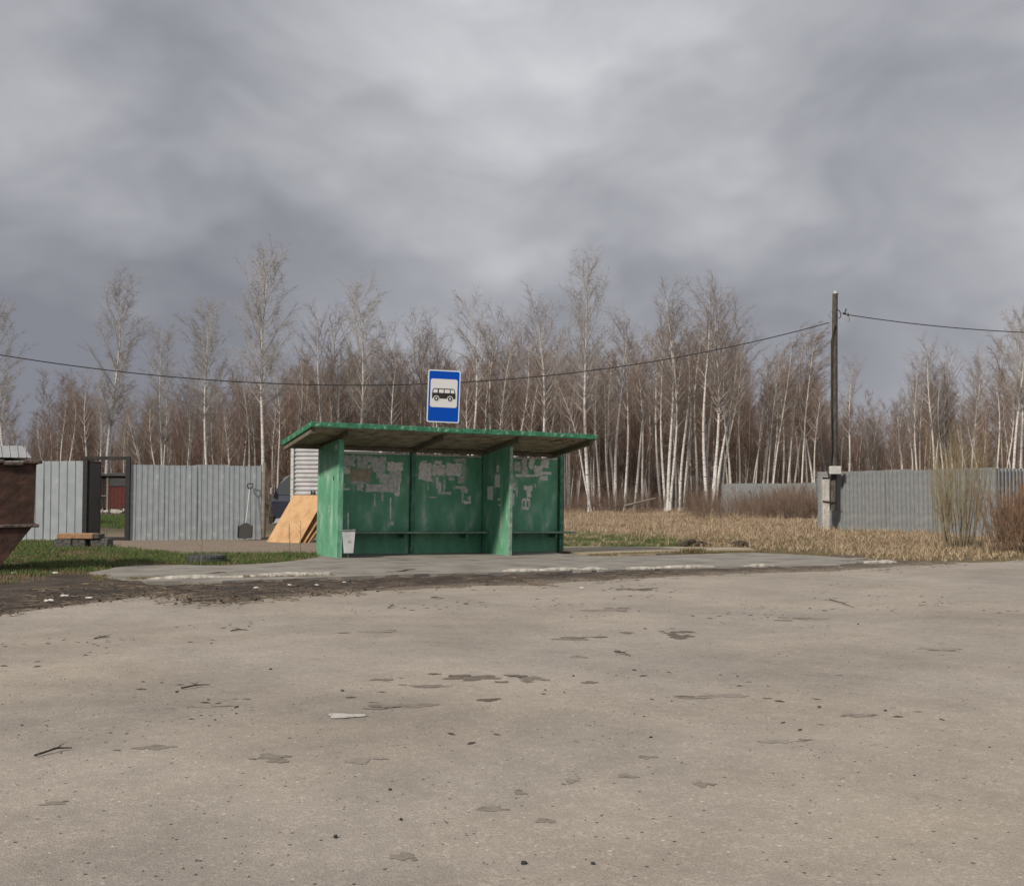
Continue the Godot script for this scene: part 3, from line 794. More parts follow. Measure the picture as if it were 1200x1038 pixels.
func build_sign() -> void:
	# road sign on a short post on the roof edge
	var at := dz(520, 496, 23.35)
	var t := thing("bus_stop_sign", "blue bus stop sign with black bus on white square, above shelter roof", "road sign", at, 0.16)
	var p := MB.new()
	p.rod(Vector3(0.0, -0.22, -0.045), Vector3(0.02, 0.95, -0.03), 0.028, 0.028, 10)
	part("post", p, M.rust_rim, t)
	for y in [.22, .86]:
		var cl := MB.new(); cl.bx(Vector3(0.01, y, -0.035), Vector3(.22, .045, .05), .006); part("clamp", cl, M.steel, t)
	var ft := MB.new(); ft.bx(Vector3(0, -.10, -.045), Vector3(.16, .05, .12), .008); part("foot_bracket", ft, M.rust_rim, t)
	var plate := Node3D.new()
	var w := 0.69; var h := 1.11
	var rr := func(ww: float, hh: float, rad: float) -> PackedVector2Array:
		var o := PackedVector2Array()
		for cxy in [[1, 1, 0.0], [-1, 1, PI / 2], [-1, -1, PI], [1, -1, PI * 1.5]]:
			for k in 6:
				var a: float = cxy[2] + PI / 2 * k / 5.0
				o.append(Vector2(cxy[0] * (ww / 2 - rad) + cos(a) * rad, cxy[1] * (hh / 2 - rad) + sin(a) * rad))
		return o
	var X := Transform3D(Basis(Vector3.BACK, -0.035), Vector3(-0.005, 0.57, 0))
	var b := MB.new()
	b.prism(rr.call(w, h, 0.04), X, 0.012)
	var panel := part("sign_panel", b, M.sign_border, t)
	var bl := MB.new()
	bl.prism(rr.call(w - 0.05, h - 0.05, 0.03), X.translated_local(Vector3(0, 0, 0.0125)), 0.0025)
	part("blue_field", bl, M.blue_paint, panel)
	var wh := MB.new()
	wh.prism(rr.call(0.57, 0.60, 0.045), X.translated_local(Vector3(0, 0.065, 0.0155)), 0.0025)
	part("white_field", wh, M.sign_white, panel)
	# the bus, drawn about the centre of the white field
	var B := X.translated_local(Vector3(0, 0.065, 0.0185))
	var body := PackedVector2Array([Vector2(-.245, -.115), Vector2(-.25, -.03), Vector2(-.235, .075), Vector2(-.21, .10), Vector2(.20, .10), Vector2(.225, .08), Vector2(.25, -.02), Vector2(.25, -.11), Vector2(.235, -.115)])
	var bb := MB.new()
	bb.prism(body, B, 0.0025)
	part("bus_symbol", bb, M.black_sign, panel)
	for q in [[-.225, -.135], [-.105, -.005], [.015, .125], [.145, .225]]:
		var g := MB.new()
		g.prism(PackedVector2Array([Vector2(q[0] + (.01 if q[0] < -.2 else 0.0), .078), Vector2(q[1] - (.015 if q[1] > .2 else 0.0), .078), Vector2(q[1], .005), Vector2(q[0], .005)]), B.translated_local(Vector3(0, 0, 0.003)), 0.002)
		part("bus_window", g, M.sign_white, panel)
	for x in [-.155, .135]:
		for q in [[.062, M.sign_white, 0.003], [.047, M.black_sign, 0.0055], [.02, M.sign_white, 0.008]]:
			var c := MB.new()
			var o := PackedVector2Array()
			for k in 20: o.append(Vector2(x, -.115) + Vector2(cos(TAU * k / 20), sin(TAU * k / 20)) * q[0])
			c.prism(o, B.translated_local(Vector3(0, 0, q[2])), 0.002)
			part("bus_wheel", c, q[1], panel)

func build_bin() -> void:
	var at := shelter.global_transform * Vector3(0.14, 0.0, 0.03)
	at.y = pave_y(at.x, at.z)
	var t := thing("litter_bin", "small pale grey tapered litter bin hanging beside the shelter's end wall", "litter bin", at, YAW * 0.3)
	var mb := MB.new()
	var y0 := 0.10; var y1 := 0.56
	var a := 0.095; var b := 0.135
	var q := [[Vector3(-a, y0, -a), Vector3(a, y0, -a), Vector3(a, y0, a), Vector3(-a, y0, a)], [Vector3(-b, y1, -b), Vector3(b, y1, -b), Vector3(b, y1, b), Vector3(-b, y1, b)]]
	for i in 4:
		var j := (i + 1) % 4
		mb.quad(q[0][i], q[0][j], q[1][j], q[1][i], (q[0][i] + q[1][j]) * Vector3(1, 0, 1))
		mb.quad(q[0][i] * Vector3(.94, 1, .94) + Vector3(0, .01, 0), q[0][j] * Vector3(.94, 1, .94) + Vector3(0, .01, 0), q[1][j] * Vector3(.94, 1, .94), q[1][i] * Vector3(.94, 1, .94), -(q[0][i] + q[1][j]) * Vector3(1, 0, 1))
	mb.quad(q[0][0], q[0][1], q[0][2], q[0][3], Vector3.DOWN)
	part("bucket", mb, M.white_siding, t)
	var r := MB.new()
	for i in 4: r.bar(q[1][i], q[1][(i + 1) % 4], 0.03, 0.03, 0.006, Vector3.UP)
	part("rim", r, M.steel, t)
	var p := MB.new()
	p.col = L(1, 1, 1)
	p.rod(Vector3(-0.02, 0.0, -0.2), Vector3(-0.02, 0.92, -0.21), 0.018, 0.018, 8)
	part("stand_rod", p, M.pale_rail, t)
	for k in [[-.03, .44, .06, .03], [.02, .33, .09, .05], [-.02, .25, .04, .05]]:
		var s := MB.new()
		s.prism(ragged(k[0] - k[2] / 2, k[1] - k[3] / 2, k[0] + k[2] / 2, k[1] + k[3] / 2, rng, 0.02), Transform3D(Basis(Vector3.RIGHT, 0.09), Vector3(0, 0, 0.082)), 0.004)
		s.col = L(1, 1, 1)
		part("worn_patch", s, M.grey_plastic, t)

# ---------------------------------------------------------------- corrugated sheet fences
func sheet_mesh(w: float, h: float, pitch: float, depth: float, m: Material, warp: float, seed_: int) -> ArrayMesh:
	var r := RandomNumberGenerator.new(); r.seed = seed_
	var xs := []
	var k := int(round(w / pitch))
	var p := w / k
	for i in k:
		for q in [[0.0, 0.0], [0.5, 0.0], [0.58, 1.0], [0.92, 1.0]]: xs.append([(i + q[0]) * p, q[1] * depth])
	xs.append([w, 0.0])
	var ph := r.randf_range(0, TAU)
	var rows := [0.0, 0.33, 0.66, 1.0]
	var mb := MB.new()
	var P := func(q: Array, t: float) -> Vector3: return Vector3(q[0], t * h + (r.randf_range(-.006, .006) if t == 1.0 else 0.0), q[1] + warp * sin(ph + q[0] * 2.3) * sin(t * PI * 0.9 + 0.3))
	var grid := []
	for q in xs:
		var col := []
		for t in rows: col.append(P.call(q, t))
		grid.append(col)
	for i in xs.size() - 1:
		for j in 3: mb.quad(grid[i][j], grid[i + 1][j], grid[i + 1][j + 1], grid[i][j + 1], Vector3(0, 0, 1))
	return mb.mesh(m)
func fence(called: String, label: String, a: Vector3, b: Vector3, ha: float, hb: float, sheet_w: float, pitch: float, m: Material, post_m: Material, group := "", depth := 0.022) -> Node3D:
	var ln := Vector2(b.x - a.x, b.z - a.z).length()
	var t := thing(called, label, "fence", a, atan2(-(b.z - a.z), b.x - a.x), group)
	var k := int(max(1.0, round(ln / sheet_w)))
	var w := ln / k
	for i in k:
		var hh := lerpf(ha, hb, (i + 0.5) / k)
		var s := part_mesh("metal_sheet", sheet_mesh(w + 0.03, hh + rng.randf_range(-.02, .02), pitch, depth, m, 0.012, 200 + i + int(ln * 10)), t)
		s.position = Vector3(i * w, -0.03, 0.003 * (i % 2))
		s.rotation.z = rng.randf_range(-.004, .004)
	var np := int(ceil(ln / 2.5))
	for i in np + 1:
		var mb := MB.new()
		mb.bx(Vector3(ln * i / np, ha * 0.48, -0.05), Vector3(0.06, ha, 0.06), 0.004)
		part("post", mb, post_m, t)
	for y in [0.4, ha - 0.35]:
		var mb := MB.new()
		mb.bx(Vector3(ln * 0.5, y, -0.025), Vector3(ln, 0.04, 0.03), 0.003)
		part("rail", mb, post_m, t)
	return t

func build_left_side() -> void:
	# fence with the gate
	var g0 := gp(97, 632.5); var g1 := gp(149, 632.5)
	fence("sheet_fence", "dull zinc corrugated fence with wide ribs, between rusty skip and black gate", Vector3(-19.5, 0.06, -32.6), Vector3(g0.x - 0.02, 0.06, g0.z), 2.30, 2.30, 1.15, 0.245, M.zinc, M.steel, "", 0.022)
	fence("sheet_fence", "scuffed zinc corrugated fence with narrow ribs between gate and shovel", Vector3(g1.x + 0.06, 0.06, g1.z), Vector3(-7.36, 0.06, -32.5), 2.22, 2.16, 1.0, 0.15, M.zinc2, M.steel, "", 0.014)
	var gate := thing("metal_gate", "black metal gate frame with dark leaf standing open inwards", "gate", Vector3(g0.x, 0.06, g0.z))
	var gw := g1.x - g0.x
	for x in [0.05, gw + 0.0]:
		var mb := MB.new(); mb.bx(Vector3(x, 1.17, 0.03), Vector3(0.13, 2.46, 0.09), 0.006)
		part("gate_post", mb, M.black_metal, gate)
	var hd := MB.new(); hd.bx(Vector3(gw * 0.5 + 0.02, 2.35, 0.032), Vector3(gw - 0.06, 0.10, 0.07), 0.006)
	part("gate_header", hd, M.black_metal, gate)
	var th := MB.new(); th.bx(Vector3(gw * 0.5 + 0.05, 0.05, 0.02), Vector3(gw - 0.12, 0.09, 0.07), 0.006)
	part("threshold", th, M.black_metal, gate)
	# leaf, swung in
	var leaf := MB.new()
	leaf.bx(Vector3(0.53, 1.17, 0), Vector3(1.06, 2.2, 0.04), 0.005)
	var lo := part("gate_leaf", leaf, M.door_metal, gate)
	lo.position = Vector3(0.12, 0, 0.0); lo.rotation.y = 1.62
	var lf := MB.new()
	for q in [[.02, 1.17, .05, 2.22], [1.04, 1.17, .05, 2.22]]: lf.bx(Vector3(q[0], q[1], 0), Vector3(q[2], q[3], 0.05), 0.004)
	for y in [.09, 2.25]: lf.bx(Vector3(0.53, y, 0), Vector3(0.97, .05, .05), 0.004)
	part("leaf_frame", lf, M.black_metal, lo)
	var hn := MB.new(); hn.bx(Vector3(0.95, 1.1, 0.06), Vector3(0.03, 0.14, 0.05), 0.004)
	part("handle", hn, M.steel, lo)
	# yard behind: shed
	var s0 := gp(100, 601, 0.06)
	var sh := thing("yard_shed", "dark red and brown board shed seen through the open gate", "shed", Vector3(s0.x - 2.2, 0.05, s0.z))
	var wd := 7.2
	var core := MB.new(); core.bx(Vector3(wd / 2, 1.45, -1.6), Vector3(wd - 0.1, 2.3, 3.0), 0.01)
	part("wall_core", core, M.brown_board, sh)
	for k in 30:
		var mb := MB.new(); mb.bx(Vector3((k + .5) * wd / 30, 1.36, -0.07), Vector3(wd / 30 - 0.012, 2.1, 0.03), 0.003)
		part("board", mb, M.red_board if k > 14 else M.brown_board, sh)
	for q in [[2.75, 1.35, .12, 2.1], [3.62, 1.35, .14, 2.2]]:
		var mb := MB.new(); mb.bx(Vector3(q[0], q[1], -0.03), Vector3(q[2], q[3], .05), 0.004); part("door_frame", mb, M.grey_wood, sh)
	var cross := MB.new(); cross.bx(Vector3(3.18, 1.15, -0.02), Vector3(.74, .08, .05), .004); part("door_rail", cross, M.grey_wood, sh)
	var up := MB.new(); up.bx(Vector3(5.4, 2.1, -0.03), Vector3(3.3, .6, .04), .004); part("upper_board", up, M.door_metal, sh)
	var ro := MB.new(); ro.box(Transform3D(Basis(Vector3.RIGHT, 0.06), Vector3(wd / 2, 2.62, -1.6)), Vector3(wd + 0.3, 0.07, 3.5), 0.01)
	part("roof", ro, M.dark_concrete, sh)
	var sr := RandomNumberGenerator.new(); sr.seed = 131
	for k in 14:
		var mb := MB.new()
		rock(mb, Vector3.ZERO, Vector3(sr.randf_range(.15, .32), sr.randf_range(.1, .2), sr.randf_range(.12, .2)), sr)
		var st := part("rubble_stone", mb, M.concrete, self)
		st.position = Vector3(s0.x - 1.2 + k * 0.3, 0.14, s0.z + 0.5 + sr.randf_range(0, .5))
		tag(st, "pale rubble stone lying at the foot of the red shed", "stone", "rubble at the shed's foot")
	# far left building with pale metal roof above the fence
	var bl := thing("garage", "low building with pale sheet metal roof showing above the fence beside the skip", "building", Vector3(dz(36, 537, 45.0).x, 0.05, -45.0), 0.5)
	var xr := 5.0
	var wl := MB.new(); wl.bx(Vector3(-xr / 2 - 0.2, 1.35, -2.0), Vector3(xr - 0.4, 2.7, 3.6), 0.01); part("wall", wl, M.brown_board, bl)
	var gx := -xr
	var y0 := dz(36, 538, 45).y; var y1 := dz(29, 523.5, 45).y
	var rp := MB.new()
	var A := [Vector3(gx, y0, 0.2), Vector3(0, y0, 0.2), Vector3(0, y0, -4.2), Vector3(gx, y0, -4.2)]
	var T := [Vector3(gx + .3, y1, -.6), Vector3(-0.28, y1, -.6), Vector3(-0.28, y1, -3.4), Vector3(gx + .3, y1, -3.4)]
	for i in 4:
		var j := (i + 1) % 4
		rp.quad(A[i], A[j], T[j], T[i], Vector3([0, 1, 0, -1][i], 0.5, [1, 0, -1, 0][i]))
	rp.quad(T[0], T[1], T[2], T[3], Vector3.UP)
	rp.quad(A[0], A[1], A[2], A[3], Vector3.DOWN)
	var rr := part("roof", rp, M.roof_sheet, bl)
	for k in int(xr / 0.3):
		var rb := MB.new()
		rb.bar(Vector3(gx + 0.3 + k * .3, y0 + .01, .21), Vector3(gx + 0.3 + k * .3, y1 + .01, -.59), 0.03, 0.03, 0.003)
		part("roof_rib", rb, M.roof_sheet, rr)
	# step before the gate: plank on blocks
	var st0 := gp(104, 641.5)
	var pl := thing("wooden_step", "thick orange brown plank lying on concrete blocks before the gate", "step", Vector3(st0.x - 0.25, 0.30, st0.z - 0.1), -0.03)
	var pm := MB.new(); pm.bx(Vector3(-0.06, 0.06, 0), Vector3(0.9, 0.13, 0.42), 0.012); part("plank", pm, M.plank, pl)
	var pe := MB.new(); pe.bx(Vector3(0.46, 0.055, 0.0), Vector3(0.13, 0.11, 0.40), 0.012); part("dark_end", pe, M.pole_wood, pl)
	for q in [[-0.36, "grey concrete block under the plank's bare end"], [0.02, "grey concrete block under the middle of the plank"], [0.46, "grey concrete block at the plank's dark end near the gate post"]]:
		var cb := MB.new(); cb.bx(Vector3.ZERO, Vector3(0.42 if q[0] != 0.02 else 0.32, 0.26, 0.4), 0.02)
		var o := part("concrete_block", cb, M.dark_concrete, self)
		o.position = Vector3(st0.x - 0.25 + q[0] + (0.06 if q[0] > 0.3 else 0.0), 0.17, st0.z - 0.12 - q[0] * 0.04); o.rotation.y = rng.randf_range(-.05, .05)
		tag(o, q[1], "block", "blocks under the gate step")
	# half buried tyre
	var ty := gp(236.5, 661.5)
	var tt := thing("tyre", "weathered grey truck tyre lying flat, half buried in the grass", "tyre", Vector3(ty.x, 0.02, ty.z - 0.3))
	var tm := MB.new()
	var prof := [[0.25, 0.0], [0.25, .13], [0.27, .2], [0.31, .225], [0.35, .22], [0.372, .19], [0.378, .12], [0.372, 0.0]]
	var seg := 40
	for i in seg:
		var a0 := TAU * i / seg; var a1 := TAU * (i + 1) / seg
		for j in prof.size() - 1:
			var lug := 0.978 if i % 2 == 0 and j >= 4 else 1.0
			var f := func(a: float, p: Array) -> Vector3: return Vector3(cos(a) * p[0] * lug, p[1], sin(a) * p[0] * lug)
			var m := (a0 + a1) * 0.5
			tm.quad(f.call(a0, prof[j]), f.call(a1, prof[j]), f.call(a1, prof[j + 1]), f.call(a0, prof[j + 1]), Vector3(cos(m), 0, sin(m)) * (-1.0 if j < 2 else 1.0) + Vector3(0, 0.5 if j > 1 and j < 5 else 0.0, 0))
	part("tread", tm, M.rubber, tt)
	var soil := MB.new(); soil.col = L(.16, .13, .09)
	soil.rod(Vector3(0, 0, 0), Vector3(0, 0.15, 0), 0.26, 0.255, 16)
	part("soil_fill", soil, M.ground, tt)
	# dry stalks standing in the grass
	for q in [[123, 652, 612, "dry weed stalk growing beside the gate step"], [235, 664, 603, "thin dry stalk standing at the grey tyre"], [338, 652, 612, "thin dry stalk before the leaning plywood"], [351, 650, 610, "thin branching dry stalk near the shelter's end wall"]]:
		var p := gp(q[0], q[1]); p.y = 0.05
		var top := dz(q[0] + 1.0, q[2], -p.z)
		var mb := MB.new()
		var k := L(.22, .17, .12)
		var midp := p.lerp(top, .5) + Vector3(.015, 0, 0)
		mb.tube(PackedVector3Array([Vector3.ZERO, midp - p, top - p]), PackedFloat32Array([.009, .007, .004]), 5, k, k)
		for w in 4:
			var b: Vector3 = (top - p) * (0.4 + 0.13 * w)
			mb.twig(b, b + Vector3(rng.randf_range(-.2, .2), .2, rng.randf_range(-.1, .1)), .005, k, k)
		var o := part("dry_stalk", mb, M.crown, self)
		o.position = p
		tag(o, q[3], "weed", "dry stalks by the shelter")

func build_skip() -> void:
	var p := gp(3, 672.5, 0.07)
	# rusty skip that goes on out of the picture to the left; +x is its right end
	var z := -p.z
	var y_rim := dz(47, 541, z).y; var y_mid := dz(45, 616, z).y; var y_low := dz(3, 660, z).y
	var xr := dz(40, 575, z).x; var xl := xr - 3.6
	var xb := dz(3, 665, z).x
	var dp := 1.7
	xb -= xr; xl -= xr
	var t := thing("rubbish_skip", "rusty brown metal rubbish skip with sloping end and bent rim", "skip", Vector3(xr, 0.0, -z), 0.47)
	xr = 0.0
	var ob := MB.new()
	var quadbox := func(m: MB, a: float, b: float, y0: float, c: float, d: float, y1: float) -> void:
		for s in [[0.0, 1], [-dp, -1]]:
			m.quad(Vector3(a, y0, s[0]), Vector3(b, y0, s[0]), Vector3(d, y1, s[0]), Vector3(c, y1, s[0]), Vector3(0, 0, s[1]))
		m.quad(Vector3(b, y0, 0), Vector3(b, y0, -dp), Vector3(d, y1, -dp), Vector3(d, y1, 0), Vector3(1, 0, 0))
		m.quad(Vector3(a, y0, 0), Vector3(a, y0, -dp), Vector3(c, y1, -dp), Vector3(c, y1, 0), Vector3(-1, 0, 0))
	quadbox.call(ob, xl, xr, y_mid, xl - 0.02, xr + 0.02, y_rim)
	ob.quad(Vector3(xl, y_rim - .12, 0), Vector3(xr, y_rim - .12, 0), Vector3(xr, y_rim - .12, -dp), Vector3(xl, y_rim - .12, -dp), Vector3.UP)
	part("upper_body", ob, M.rust, t)
	var lb := MB.new()
	quadbox.call(lb, xl + (xr - xb), xb, y_low - 0.04, xl, xr - 0.02, y_mid - 0.01)
	part("hopper", lb, M.rust, t)
	var rim := MB.new()
	var rr := RandomNumberGenerator.new(); rr.seed = 141
	var n := 26
	for i in n:           # lip, dented
		var a: float = lerpf(xl - .08, xr + .10, float(i) / n); var b: float = lerpf(xl - .08, xr + .10, float(i + 1) / n) + 0.01
		var dn := -0.035 if i == 23 or i == 22 else rr.randf_range(-.006, .006)
		rim.box(Transform3D(Basis(Vector3.BACK, rr.randf_range(-.03, .03)), Vector3((a + b) / 2, y_rim + dn, 0.02)), Vector3(b - a, 0.06, 0.10), 0.012)
	rim.bx(Vector3(xr + .05, y_rim, -dp / 2 - 0.03), Vector3(0.10, 0.058, dp - 0.01), 0.012)
	rim.bx(Vector3((xl + xr) / 2, y_rim, -dp), Vector3(xr - xl, 0.06, 0.1), 0.012)
	part("rim", rim, M.rust_rim, t)
	var fl := MB.new()
	fl.bx(Vector3((xl + xr) / 2 + .02, y_mid, 0.02), Vector3(xr - xl + 0.12, 0.055, 0.07), 0.012)
	fl.bx(Vector3(xr + .035, y_mid, -dp / 2 - .03), Vector3(0.07, 0.054, dp - .03), 0.012)
	part("flange", fl, M.rust_rim, t)
	for x in [xb - 0.12, xl + (xr - xb) + 0.12]:
		for zz in [-0.1, -dp + 0.1]:
			var lg := MB.new(); lg.bx(Vector3(x, y_low / 2 - 0.0, zz), Vector3(0.22, y_low + 0.06, 0.16), 0.01)
			part("foot", lg, M.rust, t)

func build_behind() -> void:
	# shovel against the fence
	var zf := 32.25
	var top := dz(292.5, 573, zf); var low := dz(287.5, 617, zf - 0.25)
	var t := thing("snow_shovel", "black snow shovel with white shaft leaning on the zinc fence", "shovel", Vector3(low.x, 0.06, low.z))
	var o := t.position
	var sh := MB.new(); sh.rod(low - o, top - o, 0.017, 0.017, 8); part("shaft", sh, M.white_box, t)
	var hd := MB.new()
	var d := (top - low).normalized()
	var sx := Vector3(1, 0, 0)
	hd.tube(PackedVector3Array([top - o, top - o + d * .06 - sx * .075, top - o + d * .16 - sx * .075, top - o + d * .16 + sx * .075, top - o + d * .06 + sx * .075, top - o]), PackedFloat32Array([.02, .02, .02, .02, .02, .02]), 6, Color.WHITE, Color.WHITE)
	part("handle_grip", hd, M.black_metal, t)
	var bl := MB.new()
	var bo := PackedVector2Array([Vector2(-.19, -.32), Vector2(-.215, -.1), Vector2(-.16, .03), Vector2(-.05, .1), Vector2(.05, .1), Vector2(.16, .03), Vector2(.215, -.1), Vector2(.2, -.33), Vector2(0, -.36)])
	bl.prism(bo, Transform3D(Basis(Vector3(1, .05, 0).normalized(), d, Vector3(1, .05, 0).normalized().cross(d)), low - o), 0.03)
	for s in [-.2, .2]: bl.box(Transform3D(Basis(Vector3.RIGHT, -.2), low - o + Vector3(s, -.14, .05)), Vector3(.02, .34, .08), .005)
	part("scoop", bl, M.wire, t)
	# post at the fence's end
	var ep := thing("wooden_post", "weathered wooden post at the end of the zinc fence by the shovel", "post", Vector3(-7.28, 0.0, -32.5))
	var pm := MB.new(); pm.rod(Vector3(0, -.1, 0), Vector3(.03, 2.3, 0), .075, .065, 9); part("shaft", pm, M.grey_wood, ep)
	var pk := MB.new(); pk.rod(Vector3(.02, 1.15, 0.02), Vector3(.32, .98, .1), .03, .02, 6); part("hinge_arm", pk, M.black_metal, ep)
	# leaning boards
	var a := gp(312, 634.5); var b := gp(350, 636)
	a.y = 0.07; b.y = 0.07
	var u := (b - a)
	var v := Vector3(0.66, 1.29, -0.72)
	v = v - u.normalized() * v.dot(u.normalized())
	var nn := u.cross(v).normalized()
	var bd := [[0.0, 1.0, M.wood_ply, "orange plywood sheet, foremost of the leaning stack behind the shelter"], [0.16, 0.98, M.wood_ply2, "brown plywood sheet right behind the front sheet of the stack"], [0.28, 0.93, M.wood_ply2, "darker brown sheet in the middle of the leaning stack"], [0.42, 0.86, M.board, "pale narrow board at the back of the leaning stack"]]
	for k in bd.size():
		var mb := MB.new()
		var off: float = bd[k][0]
		var w := u.length() * (1.0 if k < 3 else 0.9)
		var h: float = v.length() * bd[k][1]
		mb.box(Transform3D(Basis(), Vector3(w / 2, h / 2, -0.012)), Vector3(w, h, 0.02 + 0.01 * k), 0.003)
		var m := part("board_sheet", mb, bd[k][2], self)
		var vv := v.rotated(u.normalized(), -0.06 * k)
		var z3 := u.normalized().cross(vv.normalized())
		m.transform = Transform3D(Basis(u.normalized(), vv.normalized(), z3), a - Vector3(-1.0, 0, 0.55).normalized() * off - Vector3(0, 0, 0.0))
		tag(m, bd[k][3], "board", "boards leaning behind the shelter")
	# corrugated cabin
	var c0 := dz(342, 600, 32.6)
	var cab := thing("storage_cabin", "pale cabin with horizontally corrugated metal walls behind the shelter", "cabin", Vector3(c0.x, 0.05, -32.6))
	var wd := 2.6; var ht := 2.78; var dp := 2.2
	var inner := MB.new(); inner.bx(Vector3(wd / 2, ht / 2, -dp / 2), Vector3(wd - 0.1, ht, dp - 0.1), 0.01); part("inner_wall", inner, M.white_siding, cab)
	var nrow := 22
	var ph := ht / nrow
	for k in nrow:
		var mb := MB.new()
		var y := k * ph
		var pts := [Vector2(y, 0), Vector2(y + ph * .3, .0), Vector2(y + ph * .5, .03), Vector2(y + ph * .85, .03), Vector2(y + ph, 0)]
		for j in 4:
			mb.quad(Vector3(0.03, pts[j].x, pts[j].y - .02), Vector3(wd - .03, pts[j].x, pts[j].y - .02), Vector3(wd - .03, pts[j + 1].x, pts[j + 1].y - .02), Vector3(0.03, pts[j + 1].x, pts[j + 1].y - .02), Vector3(0, 0, 1))
			mb.quad(Vector3(0.02 - pts[j].y, pts[j].x, -.05), Vector3(0.02 - pts[j].y, pts[j].x, -dp + .05), Vector3(0.02 - pts[j + 1].y, pts[j + 1].x, -dp + .05), Vector3(0.02 - pts[j + 1].y, pts[j + 1].x, -.05), Vector3(-1, 0, 0))
		part("siding_rib", mb, M.white_siding, cab)
	for q in [[0.0, 0.0], [wd, 0.0], [0.0, -dp], [wd, -dp]]:
		var mb := MB.new(); mb.bx(Vector3(q[0], ht / 2, q[1]), Vector3(.09, ht + .06, .09), .008); part("corner_post", mb, M.pale_rail, cab)
	var rf := MB.new(); rf.bx(Vector3(wd / 2, ht + .05, -dp / 2), Vector3(wd + .16, .06, dp + .16), .008); part("roof", rf, M.roof_sheet, cab)
	for q in [[0.45, 1.52], [0.53, 1.52]]:
		var mb := MB.new(); mb.bx(Vector3(q[0] + .12, q[1] - .2, .03), Vector3(.035, .22, .04), .005); part("latch", mb, M.black_metal, cab)
	# van nose behind the cabin
	build_van()

func build_van() -> void:
	var Zv := 36.4
	var f := dz(316, 620, Zv)
	var t := thing("parked_van", "dark blue van with its nose showing behind the pale cabin", "van", Vector3(f.x, 0.05, -Zv))
	# side outline, nose at x = 0, going right
	var pr := PackedVector2Array([Vector2(0.06, 0.36), Vector2(0.0, 0.50), Vector2(0.02, 0.78), Vector2(0.06, 1.10), Vector2(0.15, 1.38), Vector2(0.30, 1.66), Vector2(0.46, 1.88), Vector2(0.66, 1.98), Vector2(1.2, 2.03), Vector2(3.9, 2.0), Vector2(4.05, 1.85), Vector2(4.12, 1.0), Vector2(4.1, 0.4)])
	var w := 1.7
	var mb := MB.new()
	# lofted: full width low, slightly narrower at the roof
	var k := pr.size()
	var P := func(i: int, s: float) -> Vector3:
		var q := pr[i]
		var inset: float = 0.12 * smoothstep(1.2, 2.0, q.y) + (0.06 if q.x < 0.05 else 0.0)
		return Vector3(q.x, q.y, -w / 2 + s * (w / 2 - inset))
	for i in k:
		var j := (i + 1) % k
		mb.quad(P.call(i, -1.0), P.call(i, 1.0), P.call(j, 1.0), P.call(j, -1.0), Vector3(pr[i].x + pr[j].x - 4.0, pr[i].y + pr[j].y - 2.2, 0))
	var tr := Geometry2D.triangulate_polygon(pr)
	for i in range(0, tr.size(), 3):
		for s in [-1.0, 1.0]: mb.tri(P.call(tr[i], s), P.call(tr[i + 1], s), P.call(tr[i + 2], s), Vector3(0, 0, s))
	part("body", mb, M.van_blue, t)
	var gl := MB.new()
	gl.prism(PackedVector2Array([Vector2(.20, 1.30), Vector2(.36, 1.63), Vector2(.50, 1.83), Vector2(.64, 1.90), Vector2(.74, 1.9), Vector2(.74, 1.27)]), Transform3D(Basis(Vector3.RIGHT, -0.13), Vector3(0, 0.02, .14)), 0.02)
	part("side_window", gl, M.glass_dark, t)
	var bp := MB.new(); bp.box(Transform3D(Basis(Vector3.RIGHT, -.13), Vector3(.79, 1.6, -.03)), Vector3(.05, .68, .03), .005)
	part("door_pillar", bp, M.black_metal, t)
	var ws := MB.new()
	ws.quad(Vector3(.145, 1.42, -.22), Vector3(.145, 1.42, -w + .22), Vector3(.44, 1.9, -w + .28), Vector3(.44, 1.9, -.28), Vector3(-1, .5, 0))
	part("windscreen", ws, M.glass_dark, t)
	var bm := MB.new(); bm.bx(Vector3(.06, .5, -w / 2), Vector3(.2, .3, w + .02), .06); part("bumper", bm, M.black_metal, t)
	var mr := MB.new(); mr.bx(Vector3(.07, 1.42, .10), Vector3(.09, .22, .16), .03); part("mirror", mr, M.grey_plastic, t)
	var ar := MB.new(); ar.rod(Vector3(.12, 1.36, -.02), Vector3(.07, 1.36, .06), .015, .015, 6); part("mirror_arm", ar, M.black_metal, t)
	for s in [-.25, -w + .25]:
		var hl := MB.new(); hl.bx(Vector3(.02, .85, s), Vector3(.06, .16, .26), .02); part("headlight", hl, M.glass_dark, t)
	for q in [[.75, -.02], [3.3, -.02], [.75, -w + .02], [3.3, -w + .02]]:
		var wh := MB.new(); wh.rod(Vector3(q[0], .31, q[1] - .09), Vector3(q[0], .31, q[1] + .09), .31, .31, 24)
		var wo := part("wheel", wh, M.rubber, t)
		var rm := MB.new(); rm.rod(Vector3(q[0], .31, q[1] - .095), Vector3(q[0], .31, q[1] + .095), .18, .18, 16); part("rim", rm, M.black_metal, wo)

